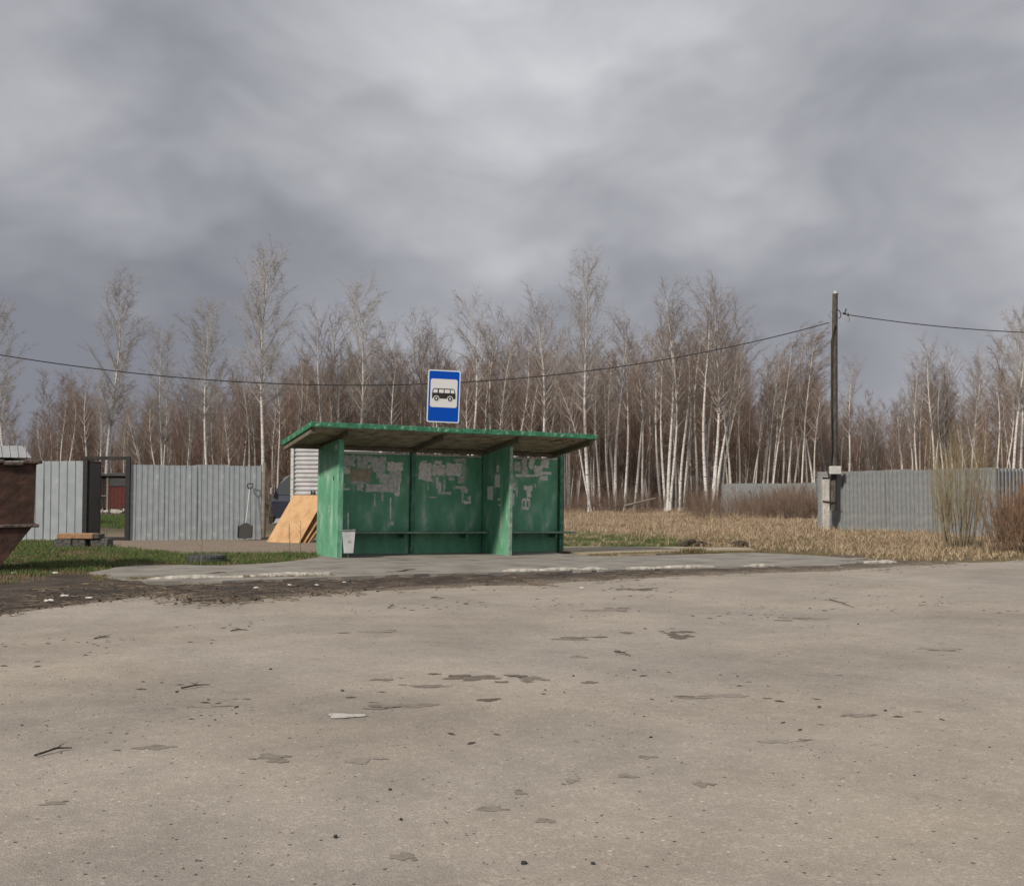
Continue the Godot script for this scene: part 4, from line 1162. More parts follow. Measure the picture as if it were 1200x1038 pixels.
# ---------------------------------------------------------------- right side
func build_right_side() -> void:
	var a := gp(984, 621); var b := gp(1168, 629.2)
	a.y = 0.06; b.y = 0.06
	fence("sheet_fence", "long slate grey corrugated fence behind the willow bush, by the wooden pole", a, b, 2.16, 2.14, 1.1, 0.2, M.grey_sheet, M.steel, "", 0.05)
	var c := b + Vector3(6.5, 0, -4.2)
	fence("sheet_fence", "slate grey corrugated fence turning away past the reddish bush", b, c, 2.14, 2.14, 1.1, 0.2, M.grey_sheet, M.steel, "", 0.05)
	# smooth sheet return at the corner
	var w := dz(959, 600, 41.0); w.y = 0.06
	var t := thing("flat_sheet_panel", "smooth slate grey metal panel behind the concrete pole stub", "fence panel", w, atan2(-(a.z - w.z), a.x - w.x))
	var ln := Vector2(a.x - w.x, a.z - w.z).length()
	var mb := MB.new(); mb.bx(Vector3(ln / 2 - 0.01, 1.06, 0), Vector3(ln - 0.03, 2.14, 0.02), 0.003); part("metal_sheet", mb, M.grey_sheet, t)
	for x in [0.03, ln * .55]:
		var pb := MB.new(); pb.bx(Vector3(x, 1.07, .016), Vector3(.04, 2.12, .02), .003); part("edge_strip", pb, M.grey_sheet, t)
	# far fence half hidden by brush
	fence("sheet_fence", "distant grey sheet fence half hidden behind dry brush", dz(846, 592, 70.0) * Vector3(1, 0, 1) + Vector3(0, .05, 0), dz(957, 592, 62.0) * Vector3(1, 0, 1) + Vector3(0, .05, 0), 1.95, 1.95, 1.15, 0.25, M.grey_sheet, M.steel)
	# pole
	var top := dz(979.5, 344, 39.7); var bot := dz(976.5, 598, 39.7)
	var p := thing("utility_pole", "dark wooden power pole strapped to a whitewashed concrete stub", "pole", Vector3(bot.x, 0.05, -39.7))
	var o := p.position
	var pm := MB.new()
	var pts := PackedVector3Array(); var rad := PackedFloat32Array()
	for i in 9:
		var tt := i / 8.0
		pts.append((bot - o).lerp(top - o, tt) + Vector3(sin(tt * 5.0) * .015, 0, 0)); rad.append(lerpf(.125, .095, tt))
	pm.tube(pts, rad, 14, Color.WHITE, Color.WHITE)
	part("shaft", pm, M.pole_wood, p)
	var cp := MB.new(); cp.rod(top - o - Vector3(0, .01, 0), top - o + Vector3(0, .10, 0), .11, .05, 10); part("cap", cp, M.white_box, p)
	var sx := dz(967.6, 600, 39.75).x - o.x
	var sb := MB.new(); sb.bx(Vector3(sx, .95, .0), Vector3(.25, 2.0, .24), .025); part("concrete_stub", sb, M.stub, p)
	for q in [[dz(970, 560, 39.6).y - o.y, .02], [dz(970, 588.5, 39.6).y - o.y, -.07]]:
		var st := MB.new(); st.bar(Vector3(sx - .16, q[0] + .02 - q[1] * .3, .15), Vector3(.12, q[0] + q[1] * .4, .15), .045, .02, .004, Vector3.BACK); part("strap", st, M.black_metal, p)
	var mbx := dz(979, 551, 39.45)
	var bx := MB.new(); bx.bx(mbx - o, Vector3(.40, .29, .2), .02); part("meter_box", bx, M.white_box, p)
	var cab := MB.new()
	var cp2 := PackedVector3Array()
	for q in [[979, 380], [974.5, 400], [974.5, 440], [974.5, 480], [975, 510], [975, 528], [973, 545], [970.5, 553], [972, 559], [976, 560]]: cp2.append(dz(q[0], q[1], 39.55) - o)
	var cr := PackedFloat32Array()
	for q in cp2: cr.append(.022 if cr.size() < 4 else .032)
	cab.tube(cp2, cr, 6, Color.WHITE, Color.WHITE)
	part("down_cable", cab, M.wire, p)
	var hk := MB.new()
	var hp := PackedVector3Array()
	for q in [[980, 362], [984, 364], [986, 368], [985, 372], [982.5, 373]]: hp.append(dz(q[0], q[1], 39.6) - o)
	hk.tube(hp, PackedFloat32Array([.018, .018, .018, .018, .018]), 6, Color.WHITE, Color.WHITE)
	hk.rod(dz(988, 367, 39.6) - o, dz(992, 367.5, 39.6) - o, .035, .03, 8)
	hk.rod(dz(990.5, 366, 39.6) - o, dz(992, 362, 39.6) - o, .02, .03, 6)
	part("hook", hk, M.black_metal, p)
	var hl := MB.new()
	var lp := PackedVector3Array()
	for q in [[976, 364], [972, 366], [971.5, 370], [974, 373]]: lp.append(dz(q[0], q[1], 39.6) - o)
	hl.tube(lp, PackedFloat32Array([.012, .012, .012, .012]), 6, Color.WHITE, Color.WHITE)
	part("wire_loop", hl, M.steel, p)
	var iq := dz(994.3, 374, 39.6) - o
	var ins := MB.new()
	ins.tube(PackedVector3Array([iq + Vector3(0, .12, 0), iq + Vector3(0, .06, 0), iq + Vector3(0, -.02, 0), iq + Vector3(0, -.07, 0), iq + Vector3(0, -.1, 0)]), PackedFloat32Array([.02, .04, .06, .055, .02]), 10, Color.WHITE, Color.WHITE)
	part("insulator", ins, M.glass_bulb, p)
	var ik := MB.new(); ik.rod(iq + Vector3(0, .22, 0), iq + Vector3(0, .11, 0), .02, .03, 8); part("insulator_cap", ik, M.black_metal, p)
	# wires
	wire("thin black power line sagging from pole leftwards across the forest", dz(972, 378, 39.6), Vector3(-24, 7.5, -32), 2.6)
	wire("thin black power line running from the pole past the slate fence", dz(989, 368, 39.6), Vector3(35, 9.0, -40), 1.2)
	# fallen trunk in front of the forest
	var f0 := dz(733, 592.5, 70.0); var f1 := dz(768, 584, 70.5)
	var fl := MB.new(); fl.rod(Vector3.ZERO, f1 - f0, .07, .045, 7)
	var fo := part("fallen_log", fl, M.grey_wood, self); fo.position = f0
	tag(fo, "grey fallen birch trunk lying aslant at the forest edge", "log")
	# dirt heaps
	for q in [[812, 638, .42, .16, "dark earth heap in dry grass beyond the concrete slab"], [868, 638.5, .32, .12, "smaller dark earth heap nearer the wooden pole"]]:
		var pp := gp(q[0], q[1], .05)
		var hm := MB.new()
		var hr := RandomNumberGenerator.new(); hr.seed = int(q[0])
		hm.col = L(.085, .065, .05)
		for k in 22:
			var an := hr.randf() * TAU; var rr := sqrt(hr.randf())
			rock(hm, Vector3(cos(an) * q[2] * rr, q[3] * (1 - rr) * .8, sin(an) * .4 * rr), Vector3(.11, .06, .10) * hr.randf_range(.5, 1.2), hr)
		var ho := part("earth_heap", hm, M.ground, self); ho.position = Vector3(pp.x, .03, pp.z)
		tag(ho, q[4], "heap", "earth heaps in the dry grass")

func wire(label: String, a: Vector3, b: Vector3, sag: float) -> void:
	var pts := PackedVector3Array(); var rad := PackedFloat32Array()
	for i in 61:
		var t := i / 60.0
		pts.append(Vector3.ZERO.lerp(b - a, t) + Vector3(0, -4 * sag * t * (1 - t), 0)); rad.append(.017)
	var mb := MB.new(); mb.tube(pts, rad, 5, Color.WHITE, Color.WHITE)
	var o := part("power_line", mb, M.wire, self); o.position = a
	tag(o, label, "power line")

# ---------------------------------------------------------------- birches
class Birch:
	var trunk: ArrayMesh
	var crown: ArrayMesh
	var trunk_mb: MB
	var crown_mb: MB
# a birch of 16 m, foot at the origin
func grow_birch(seed_: int, o: Dictionary) -> Birch:
	var r := RandomNumberGenerator.new(); r.seed = seed_
	var H := 16.0
	var tm := MB.new(); var cm := MB.new()
	var lean: Vector2 = o.get("lean", Vector2.ZERO)
	var wob := r.randf_range(0, TAU)
	var wa: float = o.get("wobble", 0.18)
	var stems: int = o.get("stems", 1)
	var light: Color = o.light
	var dark: Color = o.dark
	var wind: Vector3 = o.get("wind", Vector3(.12, 0, 0))
	for si in stems:
		var sl := lean + (Vector2(r.randf_range(-1.2, 1.2), r.randf_range(-1, 1)) if si > 0 else Vector2.ZERO)
		var sh: float = H * (1.0 if si == 0 else r.randf_range(.7, .92))
		var r0: float = o.get("r0", 0.12) * (1.0 if si == 0 else .75)
		var pts := PackedVector3Array(); var rad := PackedFloat32Array()
		var N := 16
		for i in N + 1:
			var t := float(i) / N
			pts.append(Vector3(sl.x * pow(t, 1.3) + wa * sin(wob + t * 5.0 + si) * t + si * .15, sh * t, sl.y * pow(t, 1.3) + wa * cos(wob * 1.7 + t * 4.2) * t))
			rad.append(r0 * pow(1.0 - t, 0.75) + .012)
		if o.get("root", true): rad[0] *= 1.25
		tm.tube(pts, rad, 7, o.bark0, o.bark1, false, Vector2(1, 3))
		var at := func(t: float) -> Vector3:
			var f := clampf(t, 0, 1) * N
			var i := int(min(f, N - 1))
			return pts[i].lerp(pts[i + 1], f - i)
		var nb: int = o.get("branches", 30)
		var c0: float = o.get("crown_from", .4)
		var spread: float = o.get("spread", 2.6)
		# a few dead stubs low on the trunk
		for k in o.get("stubs", 4):
			var t := r.randf_range(.12, c0)
			var an := r.randf() * TAU
			var p: Vector3 = at.call(t)
			cm.twig(p, p + Vector3(cos(an), r.randf_range(-.1, .7), sin(an)) * r.randf_range(.4, 1.3), .016, light, light.lerp(dark, .5))
		for b in nb:
			var t := c0 + (0.985 - c0) * pow((b + r.randf()) / nb, 1.2)
			var s := (t - c0) / (1.0 - c0)
			var an := b * 2.399 + r.randf_range(-.5, .5)
			var ln: float = spread * (0.42 + 0.78 * sin(PI * pow(clampf(s, 0, 1), .85) * .86 + .22)) * r.randf_range(.6, 1.3) + .25
			var up := lerpf(1.0, 1.75, s) * r.randf_range(.8, 1.25)
			var dir := Vector3(cos(an), up, sin(an)).normalized()
			var p0: Vector3 = at.call(t)
			var bp := PackedVector3Array(); var br := PackedFloat32Array()
			var K := 4
			var rb: float = lerpf(.05, .015, s) * o.get("limb", 1.0)
			var cur := p0
			for i in K + 1:
				bp.append(cur); br.append(rb * (1.0 - .8 * i / K) + .002)
				dir = (dir + Vector3(r.randf_range(-.18, .18), .10 - .10 * i * o.get("droop", .3), r.randf_range(-.18, .18)) + wind * .35).normalized()
				cur += dir * ln / K
			cm.tube(bp, br, 3, o.bark1 * 0.55, light.lerp(dark, .45), false)
			var ns: int = o.get("subs", 8)
			for q in ns:
				var f := lerpf(.18, 1.0, (q + r.randf()) / ns) * K
				var i := int(min(f, K - 1))
				var sp := bp[i].lerp(bp[i + 1], f - i)
				var bd := (bp[i + 1] - bp[i]).normalized()
				var sd := (bd * .9 + Vector3(r.randf_range(-1, 1), r.randf_range(-.25, .8), r.randf_range(-1, 1)) * .85 + wind * .6).normalized()
				var sln := ln * r.randf_range(.22, .42)
				var se := sp + sd * sln
				cm.twig(sp, se, .0085 * o.get("limb", 1.0), light.lerp(dark, .35), dark)
				var nt: int = int(o.get("twigs", 8) * (1.1 - .4 * s))
				for w in nt:
					var tp := sp.lerp(se, r.randf_range(.15, 1.0))
					var td := (sd * .7 + Vector3(r.randf_range(-1, 1), r.randf_range(-.9, .6) - o.get("droop", .3) * .6, r.randf_range(-1, 1)) * .8 + wind).normalized()
					cm.twig(tp, tp + td * r.randf_range(.25, .75), o.get("twig_r", .0065), light.lerp(dark, r.randf_range(.45, .8)), dark)
	var out := Birch.new()
	out.trunk_mb = tm; out.crown_mb = cm
	out.trunk = tm.mesh(M.bark); out.crown = cm.mesh(M.crown)
	return out

func place_birch(k: Birch, called: String, at: Vector3, h: float, turn: float, label: String, group: String, lean_to := 0.0, shear := 1.0) -> Node3D:
	var t := thing(called, label, "tree", at, 0.0, group)
	part_mesh("trunk", k.trunk, t)
	part_mesh("crown", k.crown, t)
	t.basis = Basis(Vector3.BACK, lean_to) * Basis(Vector3.UP, turn).scaled(Vector3(shear, 1, shear)) 
	t.basis = t.basis.scaled_local(Vector3.ONE * (h / 16.0))
	return t

func skyline(x: float) -> float:      # how high the wood's general top stands in the photo
	var s := [[-80, 430], [0, 470], [30, 462], [60, 418], [100, 415], [150, 440], [200, 420], [260, 405], [330, 395], [360, 372], [430, 365], [470, 375], [500, 372], [530, 385], [560, 372], [610, 365], [660, 372], [720, 370], [760, 368], [800, 345], [860, 362], [885, 400], [910, 395], [955, 392], [990, 428], [1040, 440], [1070, 405], [1110, 408], [1150, 430], [1180, 420], [1210, 400], [1300, 400]]
	for i in s.size() - 1:
		if x < s[i + 1][0]: return lerpf(s[i][1], s[i + 1][1], (x - s[i][0]) / float(s[i + 1][0] - s[i][0]))
	return 400.0

func build_forest() -> void:
	var pale := L(.47, .445, .42); var pale_d := L(.30, .27, .245)
	var brown := L(.31, .255, .215); var brown_d := L(.175, .11, .078)
	var redd := L(.27, .205, .165); var red_d := L(.17, .10, .068)
	var wb := Color(1, 1, 1); var wt := Color(.86, .83, .81)
	var tall := []      # front trees: white bole, pale crown
	for k in 5: tall.append(grow_birch(1000 + k, {light = pale, dark = pale_d, bark0 = wb, bark1 = wt, crown_from = [.42, .36, .46, .40, .5][k], spread = [2.6, 2.3, 2.2, 2.5, 2.0][k], branches = 38, subs = 10, twigs = 16, r0 = .125, wobble = .38, stubs = 7, droop = .25, twig_r = .0068}))
	var mid := []       # front row with brown crowns
	for k in 6: mid.append(grow_birch(1100 + k, {light = brown.lerp(pale, .35), dark = brown_d.lerp(pale_d, .25), bark0 = wb, bark1 = wt, crown_from = [.5, .45, .55, .48, .42, .52][k], spread = [2.2, 2.4, 2.0, 2.3, 2.1, 2.4][k], branches = 28, subs = 8, twigs = 8, r0 = .125, wobble = .5, stubs = 12, droop = .3, stems = [1, 2, 1, 1, 2, 1][k]}))
	var blown := []     # windblown, all swept to one side
	for k in 2: blown.append(grow_birch(1200 + k, {light = brown, dark = brown_d, bark0 = wb, bark1 = wt, crown_from = .4, spread = 2.1, branches = 30, subs = 8, twigs = 9, r0 = .09, wobble = .2, stubs = 5, droop = .2, wind = Vector3(.42, 0, 0), lean = Vector2(.6, 0)}))
	var deep := []      # the wood behind: thin stems, dense red brown twigs
	var bg0 := Color(.95, .91, .88); var bg1 := Color(.55, .47, .43)
	for k in 5: deep.append(grow_birch(1300 + k, {light = redd, dark = red_d.lerp(brown_d, [.0, .5, .2, .8, .3][k]), bark0 = bg0, bark1 = bg1, crown_from = [.28, .2, .33, .25, .3][k], spread = [2.0, 1.7, 1.8, 2.2, 1.6][k], branches = 30, subs = 8, twigs = 9, r0 = .075, wobble = .5, stubs = 10, droop = .35, stems = [2, 1, 2, 1, 2][k], twig_r = .0075}))
	var put := func(k: Birch, called: String, px: float, topx: float, topy: float, z: float, label: String, group: String) -> void:
		var top := dz(topx, topy, z)
		var foot := dz(px, 590, z); foot.y = 0.03
		var d := (top - foot) * (16.0 / (k.crown.get_aabb().end.y * 0.985))
		place_birch(k, called, foot, d.length(), rng.randf() * TAU if not (k in blown) else rng.randf_range(-.4, .4), label, group, -atan2(d.x, d.y))
	# named tall ones
	for q in [[0, 308, 311, 280, 74, "tallest pale birch, rising above the wood between gate and shelter"], [1, 123, 138, 314, 76, "tall pale birch with bent white trunk standing behind the black gate"], [2, 243, 241, 345, 76, "pale birch with low forked branches behind the zinc fence"], [3, 691, 679, 287, 72, "tall slender white birch just beyond the shelter's right end"], [4, 1186, 1203, 348, 74, "white birch rising behind the slate fence's corner"], [0, 8, -6, 345, 70, "broad pale birch standing behind the low building with metal roof"], [1, 190, 190, 374, 82, "shorter pale birch between two tall ones behind the fence"], [3, 424, 420, 319, 78, "tall pale birch with rounded crown behind the shelter roof's left end"]]:
		put.call(tall[q[0]], "tall_birch", q[1], q[2], q[3], q[4], q[5], "tall birches standing out above the wood")
	for q in [[0, 694, 655, 438, 71, "thin birch leaning away from its tall neighbour past the shelter"], [4, 783, 787, 322, 75, "white birch, first of the bright clump before the brush"], [1, 834, 848, 317, 74, "thick white birch of the bright clump with forked trunks"], [2, 829, 823, 314, 74, "straight white birch in the middle of the bright clump"], [3, 838, 868, 343, 75, "birch of the bright clump leaning towards the pole"], [5, 797, 806, 352, 77, "slim white birch behind the first of the bright clump"], [0, 780, 772, 372, 76, "slim white birch leaning out of the bright clump"], [2, 722, 727, 352, 75, "slim birch beside the leaning one past the shelter"], [3, 732, 738, 368, 78, "slim birch with brown crown near the leaning one"], [5, 553, 554, 333, 78, "birch with white forked trunk behind the shelter's roof middle"], [1, 635, 634, 326, 77, "birch with tall grey crown behind the shelter roof's right part"], [4, 577, 578, 352, 80, "slim birch beside the forked one behind the roof"], [0, 604, 602, 358, 80, "slim brown crowned birch behind the shelter roof"], [2, 400, 396, 350, 80, "dark crowned birch next to rounded tall birch"], [3, 375, 376, 347, 79, "dark bushy birch nearest the tallest pale one"], [5, 462, 458, 366, 82, "brown birch beside the bus stop sign's left edge"], [4, 488, 492, 358, 82, "brown bushy birch just behind the blue sign"], [1, 515, 512, 363, 82, "brown birch rising behind the blue sign"], [2, 955, 958, 440, 72, "bright white double trunk birch right beside the wooden pole"], [0, 992, 1003, 412, 76, "white birch on the slate fence side of the pole"], [3, 1095, 1090, 386, 78, "bushy brown birch above the long slate fence"], [5, 1076, 1072, 408, 80, "birch with brown crown next to the bushy one over the fence"], [4, 1118, 1112, 402, 80, "birch with forked trunk above the willow bush"], [1, 1140, 1145, 398, 90, "thin grey birch between bushy one and fence corner"], [2, 1168, 1170, 424, 76, "white birch above the reddish bush"], [0, 1197, 1192, 360, 78, "white birch standing close to the one at the fence corner"]]:
		put.call(mid[q[0]], "birch", q[1], q[2], q[3], q[4], q[5], "white birches along the forest edge")
	for q in [[0, 897, 908, 398, 78, 0], [1, 903, 922, 382, 77, 0], [0, 921, 935, 374, 78, 0], [1, 928, 950, 372, 79, 0], [0, 938, 945, 388, 77, 0], [1, 884, 893, 408, 80, 0]]:
		put.call(blown[q[0]], "windblown_birch", q[1], q[2], q[3], q[4], "birch with crown swept sideways by wind, near the wooden pole", "windswept birches near the pole")
	# rows behind, each a tree of its own
	var r := RandomNumberGenerator.new(); r.seed = 151
	var rows := 0
	for k in 96:          # slim white stems of the second row
		var px := -30.0 + 1260.0 * (k + r.randf()) / 96.0
		var z := r.randf_range(78, 90)
		var ty := skyline(px) + r.randf_range(8, 60)
		put.call(mid[r.randi() % 6], "birch", px, px + r.randfn(2, 13), ty, z, "slim white birch in the second row of the wood", "slim birches of the second row")
	for k in 150:
		var px := -60.0 + 1320.0 * (k + r.randf()) / 150.0
		var z := r.randf_range(84, 112)
		var ty := skyline(px) + r.randf_range(12, 88)
		put.call(deep[r.randi() % 5], "young_birch", px, px + r.randfn(1, 12), ty, z, "thin brown young birch deep in the wood", "young birches deep in the wood")
	# the rest of the wood, one mass
	for v in 3:
		var both := ArrayMesh.new()
		deep[v].trunk_mb.add_to(both, M.bark)
		deep[v].crown_mb.add_to(both, M.crown)
		var mm := MultiMesh.new()
		mm.transform_format = MultiMesh.TRANSFORM_3D
		mm.mesh = both
		var xf: Array[Transform3D] = []
		for k in 330:
			var px := -160.0 + 1520.0 * r.randf()
			var z := r.randf_range(92, 165)
			var ty := skyline(px) + r.randf_range(32, 125)
			var top := dz(px, ty, z)
			xf.append(Transform3D(Basis(Vector3.UP, r.randf() * TAU).scaled(Vector3.ONE * (top.y / both.get_aabb().end.y)), Vector3(top.x, 0.03, -z)))
		for k in 120:      # it goes on to both sides of the picture
			var sgn := -1.0 if k % 2 == 0 else 1.0
			xf.append(Transform3D(Basis(Vector3.UP, r.randf() * TAU).scaled(Vector3.ONE * r.randf_range(.75, 1.1)), Vector3(sgn * r.randf_range(52, 110), .03, -r.randf_range(60, 130))))
		mm.instance_count = xf.size()
		for k in xf.size(): mm.set_instance_transform(k, xf[k])
		var o := MultiMeshInstance3D.new()
		o.multimesh = mm
		o.name = ["birch_wood", "birch_thicket", "birch_undergrowth"][v]
		add_child(o)
		tag(o, ["brown mass of bare birch wood filling the background", "dense bare thicket mixed through the background wood", "thin bare undergrowth stems mixed through the background wood"][v], "wood", "", "stuff")

# ---------------------------------------------------------------- bushes and grass
func bush_mesh(seed_: int, h: float, stems: int, spread: float, c0: Color, c1: Color, twigs: int, rad := .012, foot := .16) -> ArrayMesh:
	var r := RandomNumberGenerator.new(); r.seed = seed_
	var mb := MB.new()
	for s in stems:
		var an := r.randf() * TAU
		var dir := Vector3(cos(an) * spread, r.randf_range(.8, 1.3), sin(an) * spread * .8).normalized()
		var p := Vector3(cos(an), 0, sin(an)) * r.randf_range(0, foot)
		var pts := PackedVector3Array(); var ra := PackedFloat32Array()
		var hh := h * r.randf_range(.6, 1.05)
		for i in 6:
			pts.append(p); ra.append(rad * (1.0 - .85 * i / 5.0) + .0015)
			dir = (dir + Vector3(r.randf_range(-.14, .14), .12, r.randf_range(-.14, .14))).normalized()
			p += dir * hh / 5.0
		mb.tube(pts, ra, 4, c0, c0.lerp(c1, .6), false)
		for w in twigs:
			var f := r.randf_range(.8, 4.9)
			var i := int(min(f, 4))
			var a := pts[i].lerp(pts[i + 1], f - i)
			var d := ((pts[i + 1] - pts[i]).normalized() + Vector3(r.randf_range(-.7, .7), r.randf_range(-.1, .5), r.randf_range(-.7, .7))).normalized()
			var b := a + d * h * r.randf_range(.1, .26)
			mb.twig(a, b, .0055, c0.lerp(c1, .4), c1)
			for z in 2:
				var a2 := a.lerp(b, r.randf_range(.3, .9))
				mb.twig(a2, a2 + (d + Vector3(r.randf_range(-.8, .8), r.randf_range(-.2, .6), r.randf_range(-.8, .8))).normalized() * h * r.randf_range(.05, .12), .0035, c1, c1)
	return mb.mesh(M.crown)

func bush(called: String, me: Mesh, at: Vector3, sc: Vector3, turn: float, label: String, group := "") -> void:
	var o := MeshInstance3D.new()
	o.name = numbered(called); o.mesh = me
	add_child(o)
	o.position = at; o.rotation.y = turn; o.scale = sc
	tag(o, label, "bush", group)

func build_bushes() -> void:
	var ol0 := L(.20, .172, .115); var ol1 := L(.29, .24, .135)
	var rd0 := L(.17, .115, .08); var rd1 := L(.235, .145, .09)
	var big := bush_mesh(301, 2.9, 34, .22, ol0, ol1, 18, .017, .55)
	var side := bush_mesh(302, 2.5, 9, .3, ol0, ol1, 14, .014, .3)
	var red := bush_mesh(303, 1.75, 46, .34, rd0, rd1, 16, .008, .45)
	var a := gp(1128, 640); a.y = .04
	bush("willow_bush", big, a, Vector3(.95, 1.0, .8), 0.3, "tall olive green willow bush before the slate fence")
	a = gp(1103, 636); a.y = .04
	bush("willow_bush", side, a, Vector3(.8, 1.0, .7), 1.3, "small olive willow shoot leaning beside the tall willow")
	a = gp(1176, 644); a.y = .04
	bush("red_twig_bush", red, a, Vector3(.95, .88, .8), 0.0, "reddish brown twiggy bush next to the tall willow bush")
	a = gp(1204, 646); a.y = .04
	bush("red_twig_bush", red, a, Vector3(1.0, .95, .8), 2.2, "reddish twiggy bush cut by the picture's edge past its twin")
	# dry brush before the wood
	var br := []
	for k in 4: br.append(bush_mesh(320 + k, 1.9, 18, .30, L(.19, .14, .11), L(.20, .14, .105), 12, .008, .6))
	var r := RandomNumberGenerator.new(); r.seed = 330
	for k in 110:
		var px := 958.0 - 150.0 * pow(r.randf(), 1.5) if k < 76 else r.randf_range(650, 850)
		var z := r.randf_range(54, 68) if k < 76 else r.randf_range(69, 80)
		var p := dz(px, 595, z); p.y = .03
		var s := r.randf_range(.4, 1.05) if k < 76 else r.randf_range(.55, .95)
		bush("dry_brush", br[k % 4], p, Vector3(s * 1.3, s, s), r.randf() * TAU, "bare brown brush clump in the thicket between pole and birches" if k < 76 else "low brown brush clump at the birches' feet", "brush beside the pole" if k < 76 else "brush at the birches' feet")
	# thicket that closes the view between the far stems
	var tm := MultiMesh.new(); tm.transform_format = MultiMesh.TRANSFORM_3D; tm.mesh = br[1]; tm.instance_count = 900
	for k in 900:
		var z := r.randf_range(96, 150)
		tm.set_instance_transform(k, Transform3D(Basis(Vector3.UP, r.randf() * TAU).scaled(Vector3(1.6, 1.2, 1.6) * r.randf_range(1.0, 2.0)), Vector3(r.randf_range(-.62, .62) * z, .03, -z)))
	var to := MultiMeshInstance3D.new(); to.multimesh = tm; to.name = "far_brush"; add_child(to)
	tag(to, "brown bare brush closing the view between far tree stems", "brush", "", "stuff")
	for k in 26:
		var p := dz(r.randf_range(985, 1240), 590, r.randf_range(58, 70)); p.y = .03
		bush("dry_brush", br[k % 4], p, Vector3.ONE * r.randf_range(1.0, 1.5), r.randf() * TAU, "brown brush clump behind the slate fence", "brush behind the slate fence")
	for k in 40:
		var bxx := r.randf_range(-20, 340)
		if bxx > 70 and bxx < 175: bxx += 130.0
		var p := dz(bxx, 590, r.randf_range(62, 72)); p.y = .03
		bush("dry_brush", br[k % 4], p, Vector3.ONE * r.randf_range(1.0, 1.6), r.randf() * TAU, "brown brush clump behind the zinc fences", "brush behind the zinc fences")

func tuft_mesh(seed_: int, blades: int, h: float, w: float, lean: float, cols: Array) -> ArrayMesh:
	var r := RandomNumberGenerator.new(); r.seed = seed_
	var mb := MB.new()
	for b in blades:
		var an := r.randf() * TAU
		var o := Vector3(r.randf_range(-.07, .07), 0, r.randf_range(-.07, .07))
		var hh := h * r.randf_range(.5, 1.1)
		var out := Vector3(cos(an), 0, sin(an)) * lean * hh * r.randf_range(.3, 1.2)
		var sd := Vector3(-sin(an), 0, cos(an)) * w
		var m := o + out * .35 + Vector3(0, hh * .6, 0)
		var t := o + out + Vector3(0, hh * r.randf_range(.7, 1.0), 0)
		mb.col = cols[r.randi() % cols.size()]
		mb.tri(o - sd, o + sd, m + sd * .7, Vector3(cos(an), .3, sin(an)))
		mb.tri(o - sd, m + sd * .7, m - sd * .7, Vector3(cos(an), .3, sin(an)))
		mb.tri(m - sd * .7, m + sd * .7, t, Vector3(cos(an), .3, sin(an)))
	return mb.mesh(M.blade)

func scatter(called: String, label: String, category: String, me: Mesh, zn: PackedVector2Array, count: int, smin: float, smax: float, seed_: int, keep: Callable) -> void:
	var r := RandomNumberGenerator.new(); r.seed = seed_
	var lo := zn[0]; var hi := zn[0]
	for q in zn: lo = lo.min(q); hi = hi.max(q)
	var xf: Array[Transform3D] = []
	for k in count:
		var x := r.randf_range(lo.x, hi.x); var z := r.randf_range(lo.y, hi.y)
		if not in_zone(zn, x + r.randf_range(-.3, .3), z + r.randf_range(-.3, .3)): continue
		if in_zone(zone_slab, x, z) or in_zone(zone_slab2, x, z): continue
		var s: float = keep.call(x, z, r)
		if s <= 0.0: continue
		s *= r.randf_range(smin, smax)
		xf.append(Transform3D(Basis(Vector3.UP, r.randf() * TAU).scaled(Vector3(s, s * r.randf_range(.8, 1.2), s)), Vector3(x, ground_y(x, z) - .012, z)))
	var mm := MultiMesh.new()
	mm.transform_format = MultiMesh.TRANSFORM_3D
	mm.mesh = me
	mm.instance_count = xf.size()
	for k in xf.size(): mm.set_instance_transform(k, xf[k])
	var o := MultiMeshInstance3D.new()
	o.multimesh = mm; o.name = called
	add_child(o)
	tag(o, label, category, "", "stuff")

